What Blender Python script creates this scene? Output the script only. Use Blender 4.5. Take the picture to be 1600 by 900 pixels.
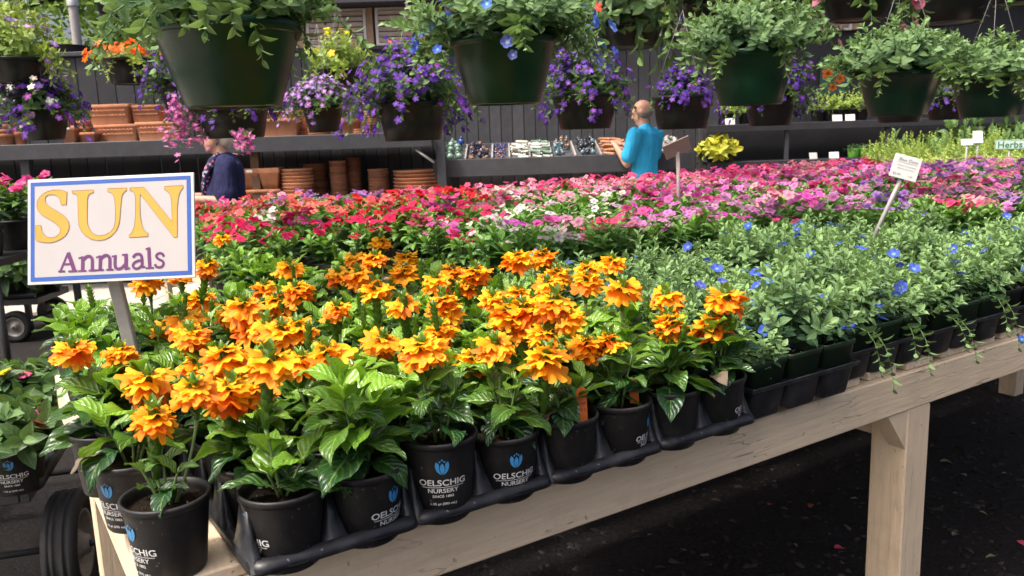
import bpy, bmesh, math, random
import numpy as np
from mathutils import Matrix, Vector, noise as mnoise
from mathutils.geometry import tessellate_polygon

random.seed(7)
rng = np.random.default_rng(7)
for o in list(bpy.data.objects): bpy.data.objects.remove(o)
SC = bpy.context.scene
COL = SC.collection
rad = math.radians
PI = math.pi

# ------------------------------------------------------------------ camera
PITCH, ROLL, FPX, HC = rad(10.386), rad(1.8925), 1307.8, 1.48
FW = np.array([0, math.cos(PITCH), -math.sin(PITCH)])
U0 = np.array([0, math.sin(PITCH), math.cos(PITCH)])
X0 = np.array([1., 0, 0])
RT = X0*math.cos(ROLL) - U0*math.sin(ROLL)
UP = U0*math.cos(ROLL) + X0*math.sin(ROLL)
EYE = np.array([0, 0, HC])
cam = bpy.data.cameras.new('camera'); camo = bpy.data.objects.new('camera', cam)
COL.objects.link(camo)
m = Matrix.Identity(4)
for i in range(3):
    m[i][0] = RT[i]; m[i][1] = UP[i]; m[i][2] = -FW[i]; m[i][3] = EYE[i]
camo.matrix_world = m
cam.sensor_width = 36; cam.lens = FPX/1600*36
cam.clip_start = .05; cam.clip_end = 500
cam.dof.use_dof = True; cam.dof.focus_distance = 1.6; cam.dof.aperture_fstop = 11
SC.camera = camo

def ray(px, py): return FW + RT*(px-800)/FPX - UP*(py-450)/FPX
def at_z(px, py, z):
    r = ray(px, py); return EYE + r*((z-HC)/r[2])
def at_d(px, py, d): return EYE + ray(px, py)*d
def proj(P):
    q = np.asarray(P, float) - EYE; d = q @ FW
    if d < .05: return (-9999, -9999, d)
    return (800+FPX*(q @ RT)/d, 450-FPX*(q @ UP)/d, d)

# ------------------------------------------------------------------ light
SUN_EL, SUN_AZ = rad(62), rad(238)      # azimuth clockwise from +Y: behind the camera, to its left
w = bpy.data.worlds.new('World'); SC.world = w; w.use_nodes = True
nt = w.node_tree; nt.nodes.clear()
sky = nt.nodes.new('ShaderNodeTexSky'); sky.sky_type = 'NISHITA'; sky.sun_disc = False
sky.sun_elevation = SUN_EL; sky.sun_rotation = SUN_AZ; sky.dust_density = 9.0; sky.air_density = .7; sky.ozone_density = .6
bg = nt.nodes.new('ShaderNodeBackground'); bg.inputs['Strength'].default_value = .15
wo = nt.nodes.new('ShaderNodeOutputWorld')
nt.links.new(sky.outputs[0], bg.inputs[0]); nt.links.new(bg.outputs[0], wo.inputs[0])
sl = bpy.data.lights.new('sun', 'SUN'); sl.energy = 2.5; sl.angle = rad(7); sl.color = (1, .95, .87)
so = bpy.data.objects.new('sun', sl); COL.objects.link(so)
sd = Vector((math.sin(SUN_AZ)*math.cos(SUN_EL), math.cos(SUN_AZ)*math.cos(SUN_EL), math.sin(SUN_EL)))
so.rotation_euler = sd.to_track_quat('Z', 'Y').to_euler(); so.location = (0, 0, 12)
vs = SC.view_settings; vs.view_transform = 'Standard'; vs.look = 'None'; vs.exposure = .95; vs.gamma = 1; vs.use_curve_mapping = False
SC.render.engine = 'CYCLES'
SC.cycles.max_bounces = 5; SC.cycles.diffuse_bounces = 3; SC.cycles.glossy_bounces = 2; SC.cycles.transmission_bounces = 3

# ------------------------------------------------------------------ frame of the benches (u along the front rail, v away from it)
TH = rad(33.135)
UV_ = np.array([math.cos(TH), math.sin(TH), 0]); VV = np.array([-math.sin(TH), math.cos(TH), 0])
C0 = np.array([-.4404, .9279, 0])
RAIL = HC-.5477                      # top of the front rail
DECK = RAIL+.019                     # top of the slats
def T(a, b, z=0.): return C0 + a*UV_ + b*VV + np.array([0, 0, z])
def tb(P): q = np.asarray(P, float)-C0; return q @ UV_, q @ VV

# ------------------------------------------------------------------ helpers: matrices
def mat4(loc=(0, 0, 0), rz=0., rx=0., ry=0., s=1.):
    M = Matrix.Translation(Vector([float(a) for a in loc])) @ Matrix.Rotation(rz, 4, 'Z') @ Matrix.Rotation(rx, 4, 'X') @ Matrix.Rotation(ry, 4, 'Y')
    if isinstance(s, (tuple, list)): M = M @ Matrix.Diagonal((s[0], s[1], s[2], 1))
    else: M = M @ Matrix.Scale(s, 4)
    return M
def npm(M): return np.array(M)
def frame(x, y, z, o):
    M = Matrix.Identity(4)
    for i in range(3): M[i][0] = x[i]; M[i][1] = y[i]; M[i][2] = z[i]; M[i][3] = o[i]
    return M
BENCH = frame(UV_, VV, (0, 0, 1), (0, 0, 0))

class MB:
    """collects pieces of geometry; build() links ONE mesh object"""
    def __init__(s): s.v = []; s.f = []; s.uv = []; s.c = []; s.m = []; s.sm = []; s.flat = False; s.n = 0
    def raw(s, v, f, uv=None, c=(1, 1, 1), mi=0, M=None):
        v = np.asarray(v, float)
        if M is not None:
            M = np.array(M); v = v @ M[:3, :3].T + M[:3, 3]
        n = len(v)
        s.v.append(v); s.f += [tuple(i+s.n for i in q) for q in f]; s.m += [mi]*len(f); s.sm += [not s.flat]*len(f)
        s.uv.append(np.zeros((n, 2)) if uv is None else np.asarray(uv, float))
        c = np.asarray(c, float)
        s.c.append(np.tile(c, (n, 1)) if c.ndim == 1 else c)
        s.n += n; return s
    def tpl(s, t, M, c=None, mi=0):
        cc = t['c'] if c is None else t['c']*np.asarray(c, float)
        return s.raw(t['v'], t['f'], t['uv'], cc, mi, M)
    def box(s, *a, **k):
        s.flat = True; s._box(*a, **k); s.flat = False; return s
    def _box(s, x0, x1, y0, y1, z0, z1, M=None, mi=0, c=(1, 1, 1), bev=0.):
        if bev <= 0:
            v = [(x, y, z) for z in (z0, z1) for y in (y0, y1) for x in (x0, x1)]
            f = [(0, 2, 3, 1), (4, 5, 7, 6), (0, 1, 5, 4), (2, 6, 7, 3), (0, 4, 6, 2), (1, 3, 7, 5)]
            return s.raw(v, f, None, c, mi, M)
        b = bev; v = []; f = []
        for z, i in ((z0, b), (z0+b, 0), (z1-b, 0), (z1, b)):
            k = b if i == 0 else b*1.0
            xa, xb, ya, yb = x0+i, x1-i, y0+i, y1-i
            if i == 0: v += [(xa, ya+b, z), (xa+b, ya, z), (xb-b, ya, z), (xb, ya+b, z), (xb, yb-b, z), (xb-b, yb, z), (xa+b, yb, z), (xa, yb-b, z)]
            else: v += [(xa, ya+b*.3, z), (xa+b*.3, ya, z), (xb-b*.3, ya, z), (xb, ya+b*.3, z), (xb, yb-b*.3, z), (xb-b*.3, yb, z), (xa+b*.3, yb, z), (xa, yb-b*.3, z)]
        for r in range(3):
            for i in range(8): j = (i+1) % 8; f.append((r*8+i, r*8+j, r*8+8+j, r*8+8+i))
        f.append(tuple(range(7, -1, -1))); f.append(tuple(range(24, 32)))
        return s.raw(v, f, None, c, mi, M)
    def tube(s, pts, r, n=6, M=None, mi=0, c=(1, 1, 1), cap=True):
        pts = [np.asarray(p, float) for p in pts]; k = len(pts)
        rs = r if isinstance(r, (list, tuple, np.ndarray)) else [r]*k
        v = []; f = []; a = None
        for i, p in enumerate(pts):
            t = pts[min(i+1, k-1)]-pts[max(i-1, 0)]; t = t/(np.linalg.norm(t)+1e-9)
            if a is None: a = np.cross(t, [0, 0, 1.] if abs(t[2]) < .9 else [1., 0, 0])
            a = a-t*(a @ t); a = a/(np.linalg.norm(a)+1e-9); b = np.cross(t, a)
            for j in range(n):
                q = 2*PI*j/n; v.append(p+rs[i]*(math.cos(q)*a+math.sin(q)*b))
        for i in range(k-1):
            for j in range(n): j2 = (j+1) % n; f.append((i*n+j, i*n+j2, i*n+n+j2, i*n+n+j))
        if cap: f.append(tuple(range(n-1, -1, -1))); f.append(tuple(range((k-1)*n, k*n)))
        return s.raw(v, f, None, c, mi, M)
    def lathe(s, prof, n=32, M=None, mi=0, c=(1, 1, 1), sq=0.):
        v = []; f = []; k = len(prof)
        for r, z in prof:
            for j in range(n):
                q = 2*PI*j/n; v.append((r*math.cos(q), r*math.sin(q), z))
        for i in range(k-1):
            for j in range(n): j2 = (j+1) % n; f.append((i*n+j, i*n+j2, i*n+n+j2, i*n+n+j))
        return s.raw(v, f, None, c, mi, M)
    def mesh(s, name, mats, smooth=True):
        me = bpy.data.meshes.new(name)
        V = np.concatenate(s.v) if s.v else np.zeros((0, 3))
        me.from_pydata(V, [], s.f)
        if not isinstance(mats, (list, tuple)): mats = [mats]
        for q in mats: me.materials.append(q)
        if len(mats) > 1: me.polygons.foreach_set('material_index', np.array(s.m, dtype=np.int32))
        me.polygons.foreach_set('use_smooth', np.array(s.sm, dtype=bool) if smooth else np.zeros(len(s.f), dtype=bool))
        UVs = np.concatenate(s.uv)
        li = np.zeros(len(me.loops), dtype=np.int32); me.loops.foreach_get('vertex_index', li)
        uvl = me.uv_layers.new(name='UVMap'); uvl.data.foreach_set('uv', UVs[li].astype(np.float32).ravel())
        ca = me.color_attributes.new('Col', 'FLOAT_COLOR', 'POINT')
        cc = np.concatenate(s.c); cc = np.concatenate([cc, np.ones((len(cc), 1))], 1)
        ca.data.foreach_set('color', cc.astype(np.float32).ravel())
        me.update(); return me
    def build(s, name, mats, parent=None, M=None, smooth=True):
        return ob(name, s.mesh(name, mats, smooth), parent, M)

def ob(name, me, parent=None, M=None, color=None):
    o = bpy.data.objects.new(name, me); COL.objects.link(o)
    if parent is not None: o.parent = parent
    if M is not None: o.matrix_basis = M if isinstance(M, Matrix) else Matrix([list(map(float, r)) for r in M])
    if color is not None: o.color = (*color, 1)
    return o
def tag(o, label, cat, group=None):
    o['label'] = label; o['category'] = cat
    if group: o['group'] = group
    return o
def thing(name, label, cat, M=None, group=None):
    o = ob(name, None, None, M); o.empty_display_size = .02
    return tag(o, label, cat, group)
def struct(o): o['kind'] = 'structure'; return o
def stuff(o): o['kind'] = 'stuff'; return o

_O = ['zeroth', 'first', 'second', 'third', 'fourth', 'fifth', 'sixth', 'seventh', 'eighth', 'ninth', 'tenth', 'eleventh', 'twelfth', 'thirteenth', 'fourteenth', 'fifteenth', 'sixteenth', 'seventeenth', 'eighteenth', 'nineteenth']
def ordw(n):
    if n < 20: return _O[n]
    t = ['', '', 'twenty', 'thirty', 'forty', 'fifty'][n//10]
    return (t[:-1]+'ieth') if n % 10 == 0 else t+'-'+_O[n % 10]
# ------------------------------------------------------------------ materials
class NG:
    def __init__(s, name):
        s.m = bpy.data.materials.new(name); s.m.use_nodes = True; s.t = s.m.node_tree; s.t.nodes.clear()
        s.out = s.t.nodes.new('ShaderNodeOutputMaterial')
    def n(s, ty, **kw):
        x = s.t.nodes.new(ty)
        for k, v in kw.items(): setattr(x, k, v)
        return x
    def l(s, a, b): s.t.links.new(a, b)
    def val(s, x, i, v):
        if hasattr(v, 'is_output') or hasattr(v, 'links'): s.l(v, x.inputs[i])
        else: x.inputs[i].default_value = v
    def math(s, op, a, b=0., c=0.):
        x = s.n('ShaderNodeMath', operation=op); s.val(x, 0, a); s.val(x, 1, b)
        if op == 'MULTIPLY_ADD': s.val(x, 2, c)
        return x.outputs[0]
    def mix(s, f, a, b, mode='MIX'):
        x = s.n('ShaderNodeMix', data_type='RGBA', blend_type=mode); s.val(x, 0, f)
        s.val(x, 6, a if hasattr(a, 'links') else (*a, 1)); s.val(x, 7, b if hasattr(b, 'links') else (*b, 1)); return x.outputs[2]
    def noise(s, scale, detail=4, rough=.6, vec=None, out=0):
        x = s.n('ShaderNodeTexNoise'); x.inputs['Scale'].default_value = scale; x.inputs['Detail'].default_value = detail; x.inputs['Roughness'].default_value = rough
        if vec is not None: s.l(vec, x.inputs['Vector'])
        return x.outputs[out]
    def ramp(s, f, lo, hi): 
        x = s.n('ShaderNodeMapRange'); s.val(x, 0, f); x.inputs[1].default_value = lo; x.inputs[2].default_value = hi; return x.outputs[0]
    def obj(s): return s.n('ShaderNodeTexCoord').outputs['Object']
    def rnd(s): return s.n('ShaderNodeObjectInfo').outputs['Random']
    def bsdf(s, col, rough=.5, spec=.5, metal=0., bump=None, bstr=.3, bdist=.01, trans=None, tcol=None, coat=0.):
        b = s.n('ShaderNodeBsdfPrincipled')
        s.val(b, 'Base Color', col if hasattr(col, 'links') else (*col, 1)); s.val(b, 'Roughness', rough)
        s.val(b, 'Specular IOR Level', spec); s.val(b, 'Metallic', metal)
        if coat: b.inputs['Coat Weight'].default_value = coat; b.inputs['Coat Roughness'].default_value = .1
        if bump is not None:
            bp = s.n('ShaderNodeBump'); bp.inputs['Strength'].default_value = bstr; bp.inputs['Distance'].default_value = bdist
            s.l(bump, bp.inputs['Height']); s.l(bp.outputs[0], b.inputs['Normal'])
        o = b.outputs[0]
        if trans:
            t = s.n('ShaderNodeBsdfTranslucent'); tc = tcol if tcol is not None else col
            s.val(t, 0, tc if hasattr(tc, 'links') else (*tc, 1))
            mx = s.n('ShaderNodeMixShader'); mx.inputs[0].default_value = trans
            s.l(o, mx.inputs[1]); s.l(t.outputs[0], mx.inputs[2]); o = mx.outputs[0]
        s.l(o, s.out.inputs[0]); return s.m

def simple(name, c, rough=.5, var=.15, scale=30., spec=.5, bump=0., metal=0., bdist=.004):
    g = NG(name); co = g.obj(); nz = g.noise(scale, 5, .65, co)
    d = tuple(x*(1-var) for x in c); h = tuple(min(1, x*(1+var)) for x in c)
    cl_ = g.n('ShaderNodeClamp'); g.l(g.math('ADD', g.ramp(nz, .25, .75), g.math('MULTIPLY_ADD', g.rnd(), .9, -.45)), cl_.inputs[0])
    col = g.mix(cl_.outputs[0], d, h)
    rr = g.math('MULTIPLY_ADD', nz, .25, rough-.12)
    return g.bsdf(col, rr, spec, metal, nz if bump else None, bump, bdist)

def leafmat(name, dark, light, rough=.38, trans=.3, vein=.35, spec=.5, puck=.5, veins=9., uvar=.25):
    """Col.r picks between the two greens (age of the leaf); uv draws midrib and side veins"""
    g = NG(name)
    at = g.n('ShaderNodeAttribute', attribute_name='Col'); sep = g.n('ShaderNodeSeparateColor'); g.l(at.outputs['Color'], sep.inputs[0])
    uvn = g.n('ShaderNodeUVMap'); sx = g.n('ShaderNodeSeparateXYZ'); g.l(uvn.outputs[0], sx.inputs[0])
    ax = g.math('ABSOLUTE', g.math('SUBTRACT', sx.outputs[0], .5))
    nz = g.noise(60, 3, .6, g.obj())
    f = g.math('ADD', sep.outputs[0], g.math('MULTIPLY_ADD', g.rnd(), uvar, -uvar/2))
    f = g.math('ADD', f, g.math('MULTIPLY_ADD', nz, .3, -.15))
    x = g.n('ShaderNodeClamp'); g.l(f, x.inputs[0])
    col = g.mix(x.outputs[0], dark, light)
    ph = g.math('MULTIPLY', g.math('SUBTRACT', sx.outputs[1], g.math('MULTIPLY', ax, .55)), veins*2*PI)
    vs_ = g.math('SINE', ph)
    vl = g.ramp(vs_, .86, 1.0)
    mid = g.ramp(ax, .05, .015)
    vv = g.math('MAXIMUM', g.math('MULTIPLY', vl, .45), mid)
    col = g.mix(g.math('MULTIPLY', vv, vein), col, tuple(min(.9, c*1.5+.1) for c in light))
    hh = g.math('SUBTRACT', g.math('MULTIPLY', g.math('ABSOLUTE', g.math('SINE', g.math('MULTIPLY', ph, .5))), -puck), g.math('MULTIPLY', mid, puck))
    tc = g.mix(.5, col, (light[0]*1.3, light[1]*1.25, light[2]*.5))
    rr = g.math('MULTIPLY_ADD', nz, .2, rough-.1)
    return g.bsdf(col, rr, spec, 0, hh, .6, .002, trans, tc)

def petalmat(name, rough=.55, trans=.4, usecol=False, var=.18):
    """colour = object colour (or the vertex colour) x vertex colour"""
    g = NG(name); at = g.n('ShaderNodeAttribute', attribute_name='Col'); oi = g.n('ShaderNodeObjectInfo')
    c = at.outputs['Color'] if usecol else g.mix(1., oi.outputs['Color'], at.outputs['Color'], 'MULTIPLY')
    nz = g.noise(90, 3, .6, g.obj())
    k = g.math('ADD', g.math('MULTIPLY_ADD', oi.outputs['Random'], var, 1-var/2), g.math('MULTIPLY_ADD', nz, .3, -.15))
    vm = g.n('ShaderNodeVectorMath', operation='SCALE'); g.l(c, vm.inputs[0]); g.l(k, vm.inputs['Scale'])
    return g.bsdf(vm.outputs[0], rough, .3, 0, nz, .25, .002, trans, vm.outputs[0])

def woodpaint(name, c, axis='X', wear=.5):
    """old cream paint: grain ridges, hairline splits along the grain, chips, splashes of soil"""
    g = NG(name); co = g.obj(); mp = g.n('ShaderNodeMapping'); g.l(co, mp.inputs[0]); m2 = g.n('ShaderNodeMapping'); g.l(co, m2.inputs[0])
    mp.inputs['Scale'].default_value = {'X': (1.2, 14, 14), 'Y': (14, 1.2, 14), 'Z': (14, 14, 1.2)}[axis]
    m2.inputs['Scale'].default_value = {'X': (3.2, 26, 26), 'Y': (26, 3.2, 26), 'Z': (26, 26, 3.2)}[axis]
    ri = g.rnd(); cmb = g.n('ShaderNodeCombineXYZ'); g.l(g.math('MULTIPLY', ri, 40), cmb.inputs[0]); g.l(g.math('MULTIPLY', ri, 17), cmb.inputs[1]); g.l(cmb.outputs[0], mp.inputs['Location']); g.l(cmb.outputs[0], m2.inputs['Location'])
    gr = g.noise(6, 6, .62, mp.outputs[0]); fine = g.noise(160, 4, .7, co); blot = g.noise(7, 6, .7, co); spk = g.noise(60, 3, .5, co); chip = g.noise(22, 5, .7, m2.outputs[0])
    ln = g.noise(1.0, 3, .55, m2.outputs[0]); area = g.ramp(g.noise(3.5, 3, .5, co), .48, .62)
    line = g.math('MULTIPLY', g.ramp(g.math('ABSOLUTE', g.math('SUBTRACT', ln, .5)), .010, .002), area)
    col = g.mix(g.ramp(gr, .3, .7), tuple(x*.88 for x in c), tuple(min(1, x*1.07) for x in c))
    col = g.mix(g.math('MULTIPLY', g.ramp(blot, .50, .78), .55*wear), col, (.21, .17, .12))
    col = g.mix(g.math('MULTIPLY', g.ramp(chip, .70, .74), .55), col, (.17, .12, .075))
    col = g.mix(g.math('MULTIPLY', line, .75), col, tuple(x*.30 for x in c))
    col = g.mix(g.math('MULTIPLY', g.ramp(spk, .685, .74), .85*wear), col, (.035, .028, .022))
    h = g.math('ADD', g.math('ADD', gr, g.math('MULTIPLY', fine, .10)), g.math('MULTIPLY', line, -1.2))
    return g.bsdf(col, g.math('MULTIPLY_ADD', fine, .2, .45), .35, 0, h, .45, .005)

def plastic(name, c, rough=.4, dust=.25, dustc=(.22, .2, .18), spec=.45):
    g = NG(name); co = g.obj(); nz = g.noise(14, 6, .7, co); sp = g.noise(140, 3, .55, co); sc = g.noise(45, 5, .75, co)
    ml = g.math('MULTIPLY', g.ramp(nz, .45, .75), dust)
    col = g.mix(ml, c, dustc)
    col = g.mix(g.math('MULTIPLY', g.ramp(sp, .69, .74), min(.8, dust*2.2)), col, tuple(min(1, x*1.8) for x in dustc))
    return g.bsdf(col, g.math('MULTIPLY_ADD', sc, .3, rough-.13), spec, 0, sc, .12, .002)

M_ = {}
M_['wood'] = woodpaint('cream_paint', (.74, .585, .40), 'X', .5)
M_['wood_y'] = woodpaint('cream_paint_slat', (.70, .565, .40), 'Y', 1.0)
M_['wood_z'] = woodpaint('cream_paint_post', (.72, .565, .385), 'Z', .7)
M_['black'] = plastic('black_pot_plastic', (.011, .0105, .011), .48, .16, (.16, .145, .13), .3)
M_['tray'] = plastic('black_tray_plastic', (.011, .0115, .014), .36, .22, (.14, .14, .15), .35)
M_['greenpot'] = plastic('dark_green_plastic', (.014, .034, .014), .36, .12)
M_['basket'] = plastic('basket_green_plastic', (.004, .028, .014), .30, .0, (.1, .1, .1), .3)
M_['basketdark'] = plastic('basket_dark_plastic', (.008, .010, .009), .32, .0, (.1, .1, .1), .3)
M_['soil'] = simple('potting_soil', (.022, .015, .010), .95, .7, 160, .1, 1., 0, .012)
M_['perlite'] = simple('perlite', (.5, .47, .4), .9, .2)
M_['logo'] = simple('logo_blue', (.045, .26, .55), .5, .12, 200)
M_['white'] = simple('print_white', (.62, .62, .6), .5, .1, 300)
M_['signwhite'] = simple('sign_white', (.53, .525, .515), .42, .03, 12)
M_['signcream'] = simple('sign_panel', (.405, .385, .38), .45, .03, 12)
M_['signblue'] = simple('sign_blue', (.022, .08, .33), .45, .08, 30)
M_['signyel'] = simple('sign_yellow', (.48, .28, .035), .5, .06, 30)
M_['signline'] = simple('sign_outline', (.22, .12, .05), .6, .1)
M_['signpur'] = simple('sign_purple', (.105, .018, .11), .5, .08, 30)
M_['stake'] = simple('grey_stake', (.30, .28, .27), .6, .2, 25)
M_['terra'] = simple('terracotta', (.47, .21, .115), .85, .24, 12, .2, .15)
M_['terra2'] = simple('terracotta_dark', (.40, .16, .085), .85, .24, 12, .2, .15)
M_['char'] = simple('charcoal_paint', (.045, .046, .054), .6, .2, 14, .4, .3)
M_['char2'] = simple('charcoal_boards', (.058, .058, .064), .6, .25, 10, .4, .3)
M_['chardk'] = simple('black_boards', (.026, .026, .031), .6, .25, 10, .4, .3)
M_['rubber'] = simple('tyre_rubber', (.017, .017, .018), .75, .35, 40, .3, .4)
M_['steel'] = simple('grey_steel', (.22, .21, .20), .5, .25, 40, .5, 0, .3)
M_['hub'] = simple('wheel_hub', (.26, .24, .21), .5, .3, 40)
M_['ironblk'] = simple('black_steel', (.018, .018, .019), .45, .4, 60, .5)
M_['wire'] = simple('galvanised_wire', (.5, .5, .48), .4, .1, 60, .5, 0, .6)
M_['brown'] = simple('brown_post', (.14, .075, .04), .75, .3, 20, .3, .4)
M_['tag'] = simple('white_tag', (.78, .78, .75), .5, .06, 40)
M_['tagor'] = simple('orange_tag', (.75, .16, .02), .5, .1, 40)
M_['ink'] = simple('ink', (.03, .03, .035), .6, .1)
M_['skin'] = simple('skin', (.50, .27, .19), .5, .08, 20, .4)
def cloth(name, c):
    g = NG(name); co = g.obj(); mp = g.n('ShaderNodeMapping'); g.l(co, mp.inputs[0]); mp.inputs['Scale'].default_value = (1.6, 1.6, .7)
    a = g.noise(9, 3, .5, mp.outputs[0]); f = g.noise(260, 2, .5, co)
    return g.bsdf(g.mix(g.ramp(a, .3, .7), tuple(x*.8 for x in c), tuple(min(1, x*1.08) for x in c)), .9, .15, 0, g.math('ADD', a, g.math('MULTIPLY', f, .04)), .9, .03)
M_['cyan'] = cloth('cyan_cloth', (.045, .45, .78))
M_['navy'] = cloth('navy_cloth', (.024, .026, .075))
M_['trouser'] = simple('tan_trousers', (.25, .2, .14), .9, .1, 60, .1)
M_['hairg'] = simple('grey_hair', (.23, .19, .16), .7, .3, 200)
M_['hairw'] = simple('blonde_grey_hair', (.52, .45, .36), .6, .25, 200)
M_['bark'] = simple('bark', (.10, .075, .055), .95, .4, 30, .2, .8, 0, .02)
M_['stem'] = simple('green_stem', (.13, .20, .055), .55, .25, 80)
M_['stemred'] = simple('reddish_stem', (.12, .09, .04), .55, .3, 80)
M_['concrete'] = simple('concrete', (.36, .33, .29), .9, .2, 5, .2, .3)

M_['cross'] = leafmat('crossandra_leaf', (.012, .050, .016), (.185, .365, .026), .30, .25, .30, .6, .8, 8, .22)
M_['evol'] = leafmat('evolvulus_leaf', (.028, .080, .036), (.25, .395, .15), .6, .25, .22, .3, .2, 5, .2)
M_['vinca'] = leafmat('vinca_leaf', (.028, .10, .024), (.17, .36, .05), .32, .25, .55, .55, .5, 8, .3)
M_['bask_leaf'] = leafmat('basket_leaf', (.03, .075, .03), (.17, .30, .08), .5, .28, .25, .4, .3, 5, .2)
M_['tree'] = leafmat('tree_leaf', (.13, .26, .07), (.36, .52, .16), .5, .4, .1, .3, .1, 5, .3)
M_['herb'] = leafmat('herb_leaf', (.15, .26, .05), (.48, .60, .15), .5, .3, .2, .4, .2, 5, .3)
M_['coleus'] = leafmat('coleus_leaf', (.30, .36, .03), (.75, .68, .08), .5, .3, .3, .4, .3, 6, .3)
M_['petal'] = petalmat('petal')
M_['orange'] = petalmat('orange_petal', .5, .38, True, .12)
M_['dry'] = simple('dry_leaf', (.10, .075, .05), .8, .4, 60)

def rrect(x0, x1, y0, y1, r, n=5):
    p = []
    for cx, cy, a in ((x1-r, y1-r, 0), (x0+r, y1-r, PI/2), (x0+r, y0+r, PI), (x1-r, y0+r, 1.5*PI)):
        for i in range(n): q = a+i*PI/2/(n-1); p.append((cx+r*math.cos(q), cy+r*math.sin(q)))
    return p
def loft(b, rings, cap0=False, cap1=False, c=(1, 1, 1), mi=0):
    n = len(rings[0]); v = [p for r in rings for p in r]
    f = [(i*n+j, i*n+(j+1) % n, i*n+n+(j+1) % n, i*n+n+j) for i in range(len(rings)-1) for j in range(n)]
    if cap0: f.append(tuple(range(n-1, -1, -1)))
    if cap1: f.append(tuple(range((len(rings)-1)*n, len(rings)*n)))
    b.raw(v, f, None, c, mi)

def _text(txt, bold):
    cu = bpy.data.curves.new('t', 'FONT'); cu.body = txt; cu.size = 1; cu.align_x = 'CENTER'; cu.offset = bold; cu.resolution_u = 3
    o = bpy.data.objects.new('t', cu); COL.objects.link(o)
    dg = bpy.context.evaluated_depsgraph_get(); me = bpy.data.meshes.new_from_object(o.evaluated_get(dg))
    v = np.array([list(p.co) for p in me.vertices]); f = [tuple(p.vertices) for p in me.polygons]
    bpy.data.objects.remove(o); bpy.data.meshes.remove(me); bpy.data.curves.remove(cu); return v, f
TXT = {t: _text(t, b) for t, b in (('OELSCHIG', .014), ('NURSERY', .012), ('SINCE 1882', .012), ('1.25 pt (595 mL)', .012), ('Blue Daze', -.012), ('- Full sun, low growing', -.012), ('- Blooms all summer', -.012), ('$2.49', -.01), ('1.99', -.01), ('Herbs', .012), ('KEEP', 0), ('1.3 ct', 0))}
def text_mesh(txt, size, bold=0.): v, f = TXT[txt]; return v*size, f

# ================================================================== SETTING
def at_y(px, py, y):
    r = ray(px, py); return EYE + r*(y/r[1])

def ground_mat():
    g = NG('dark_soil'); co = g.obj(); n1 = g.noise(2.2, 6, .65, co); n2 = g.noise(55, 6, .7, co); n3 = g.noise(140, 2, .5, co)
    c = g.mix(g.ramp(n2, .35, .7), (.006, .0055, .006), (.032, .027, .025)); c = g.mix(g.math('MULTIPLY', g.ramp(n1, .4, .7), .5), c, (.03, .027, .027))
    c = g.mix(g.ramp(n3, .74, .78), c, (.16, .14, .12))
    return g.bsdf(c, .92, .2, 0, g.math('ADD', n2, g.math('MULTIPLY', n1, 1.5)), 1., .02)
mb = MB()
N = 40
gx = np.linspace(-60, 60, N+1); gy = np.linspace(-20, 100, N+1)
vv = [(x, y, 0) for y in gy for x in gx]; ff = [(j*(N+1)+i, j*(N+1)+i+1, (j+1)*(N+1)+i+1, (j+1)*(N+1)+i) for j in range(N) for i in range(N)]
mb.raw(vv, ff); struct(mb.build('ground', ground_mat(), smooth=False))

# concrete walk to the left of the benches: slabs with open joints
pth = struct(ob('path', None))
sm = MB().box(0, 1.19, 0, 1.19, 0, .05, bev=.006).mesh('slab', M_['concrete'])
for i in range(3):
    for j in range(9):
        P = T(-.50-1.2*(i+1), -1.5+1.2*j, .001); ob('slab', sm, pth, Matrix.Translation(Vector(P)) @ BENCH)
# concrete walk by the back wall
sm2 = MB().box(0, 1.59, 0, 1.49, 0, .04, bev=.006).mesh('slab', M_['concrete'])
pb = struct(ob('path', None))
for i in range(9): 
    ob('slab', sm2, pb, mat4((-6.6+1.6*i, 7.45, .002)))

# mulch and litter
mb = MB()
for _ in range(8000):
    x = rng.uniform(-.2, 4.4); y = rng.uniform(1.4, 6.0); s = rng.uniform(.004, .014)
    M = mat4((x, y, s*.25), rng.uniform(0, 6.3), rng.uniform(-.4, .4), rng.uniform(-.4, .4), (s*rng.uniform(.6, 2.2), s, s*.5))
    k = rng.choice([.5, .9, 1.4, 2.2, 4.], p=[.27, .30, .25, .15, .03])
    mb.raw([(-1, -1, -.5), (1, -.7, -.5), (.8, 1, -.5), (-.9, .8, -.5), (0, 0, .7)], [(0, 1, 4), (1, 2, 4), (2, 3, 4), (3, 0, 4)], None, np.array([.022, .018, .016])*k, 0, M)
stuff(mb.build('mulch', petalmat('mulch_chip', .9, .0001, True), smooth=False))
stuff_ = bpy.data.objects['mulch']; stuff_['label'] = 'black mulch and crumbs scattered over the dark ground'

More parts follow.
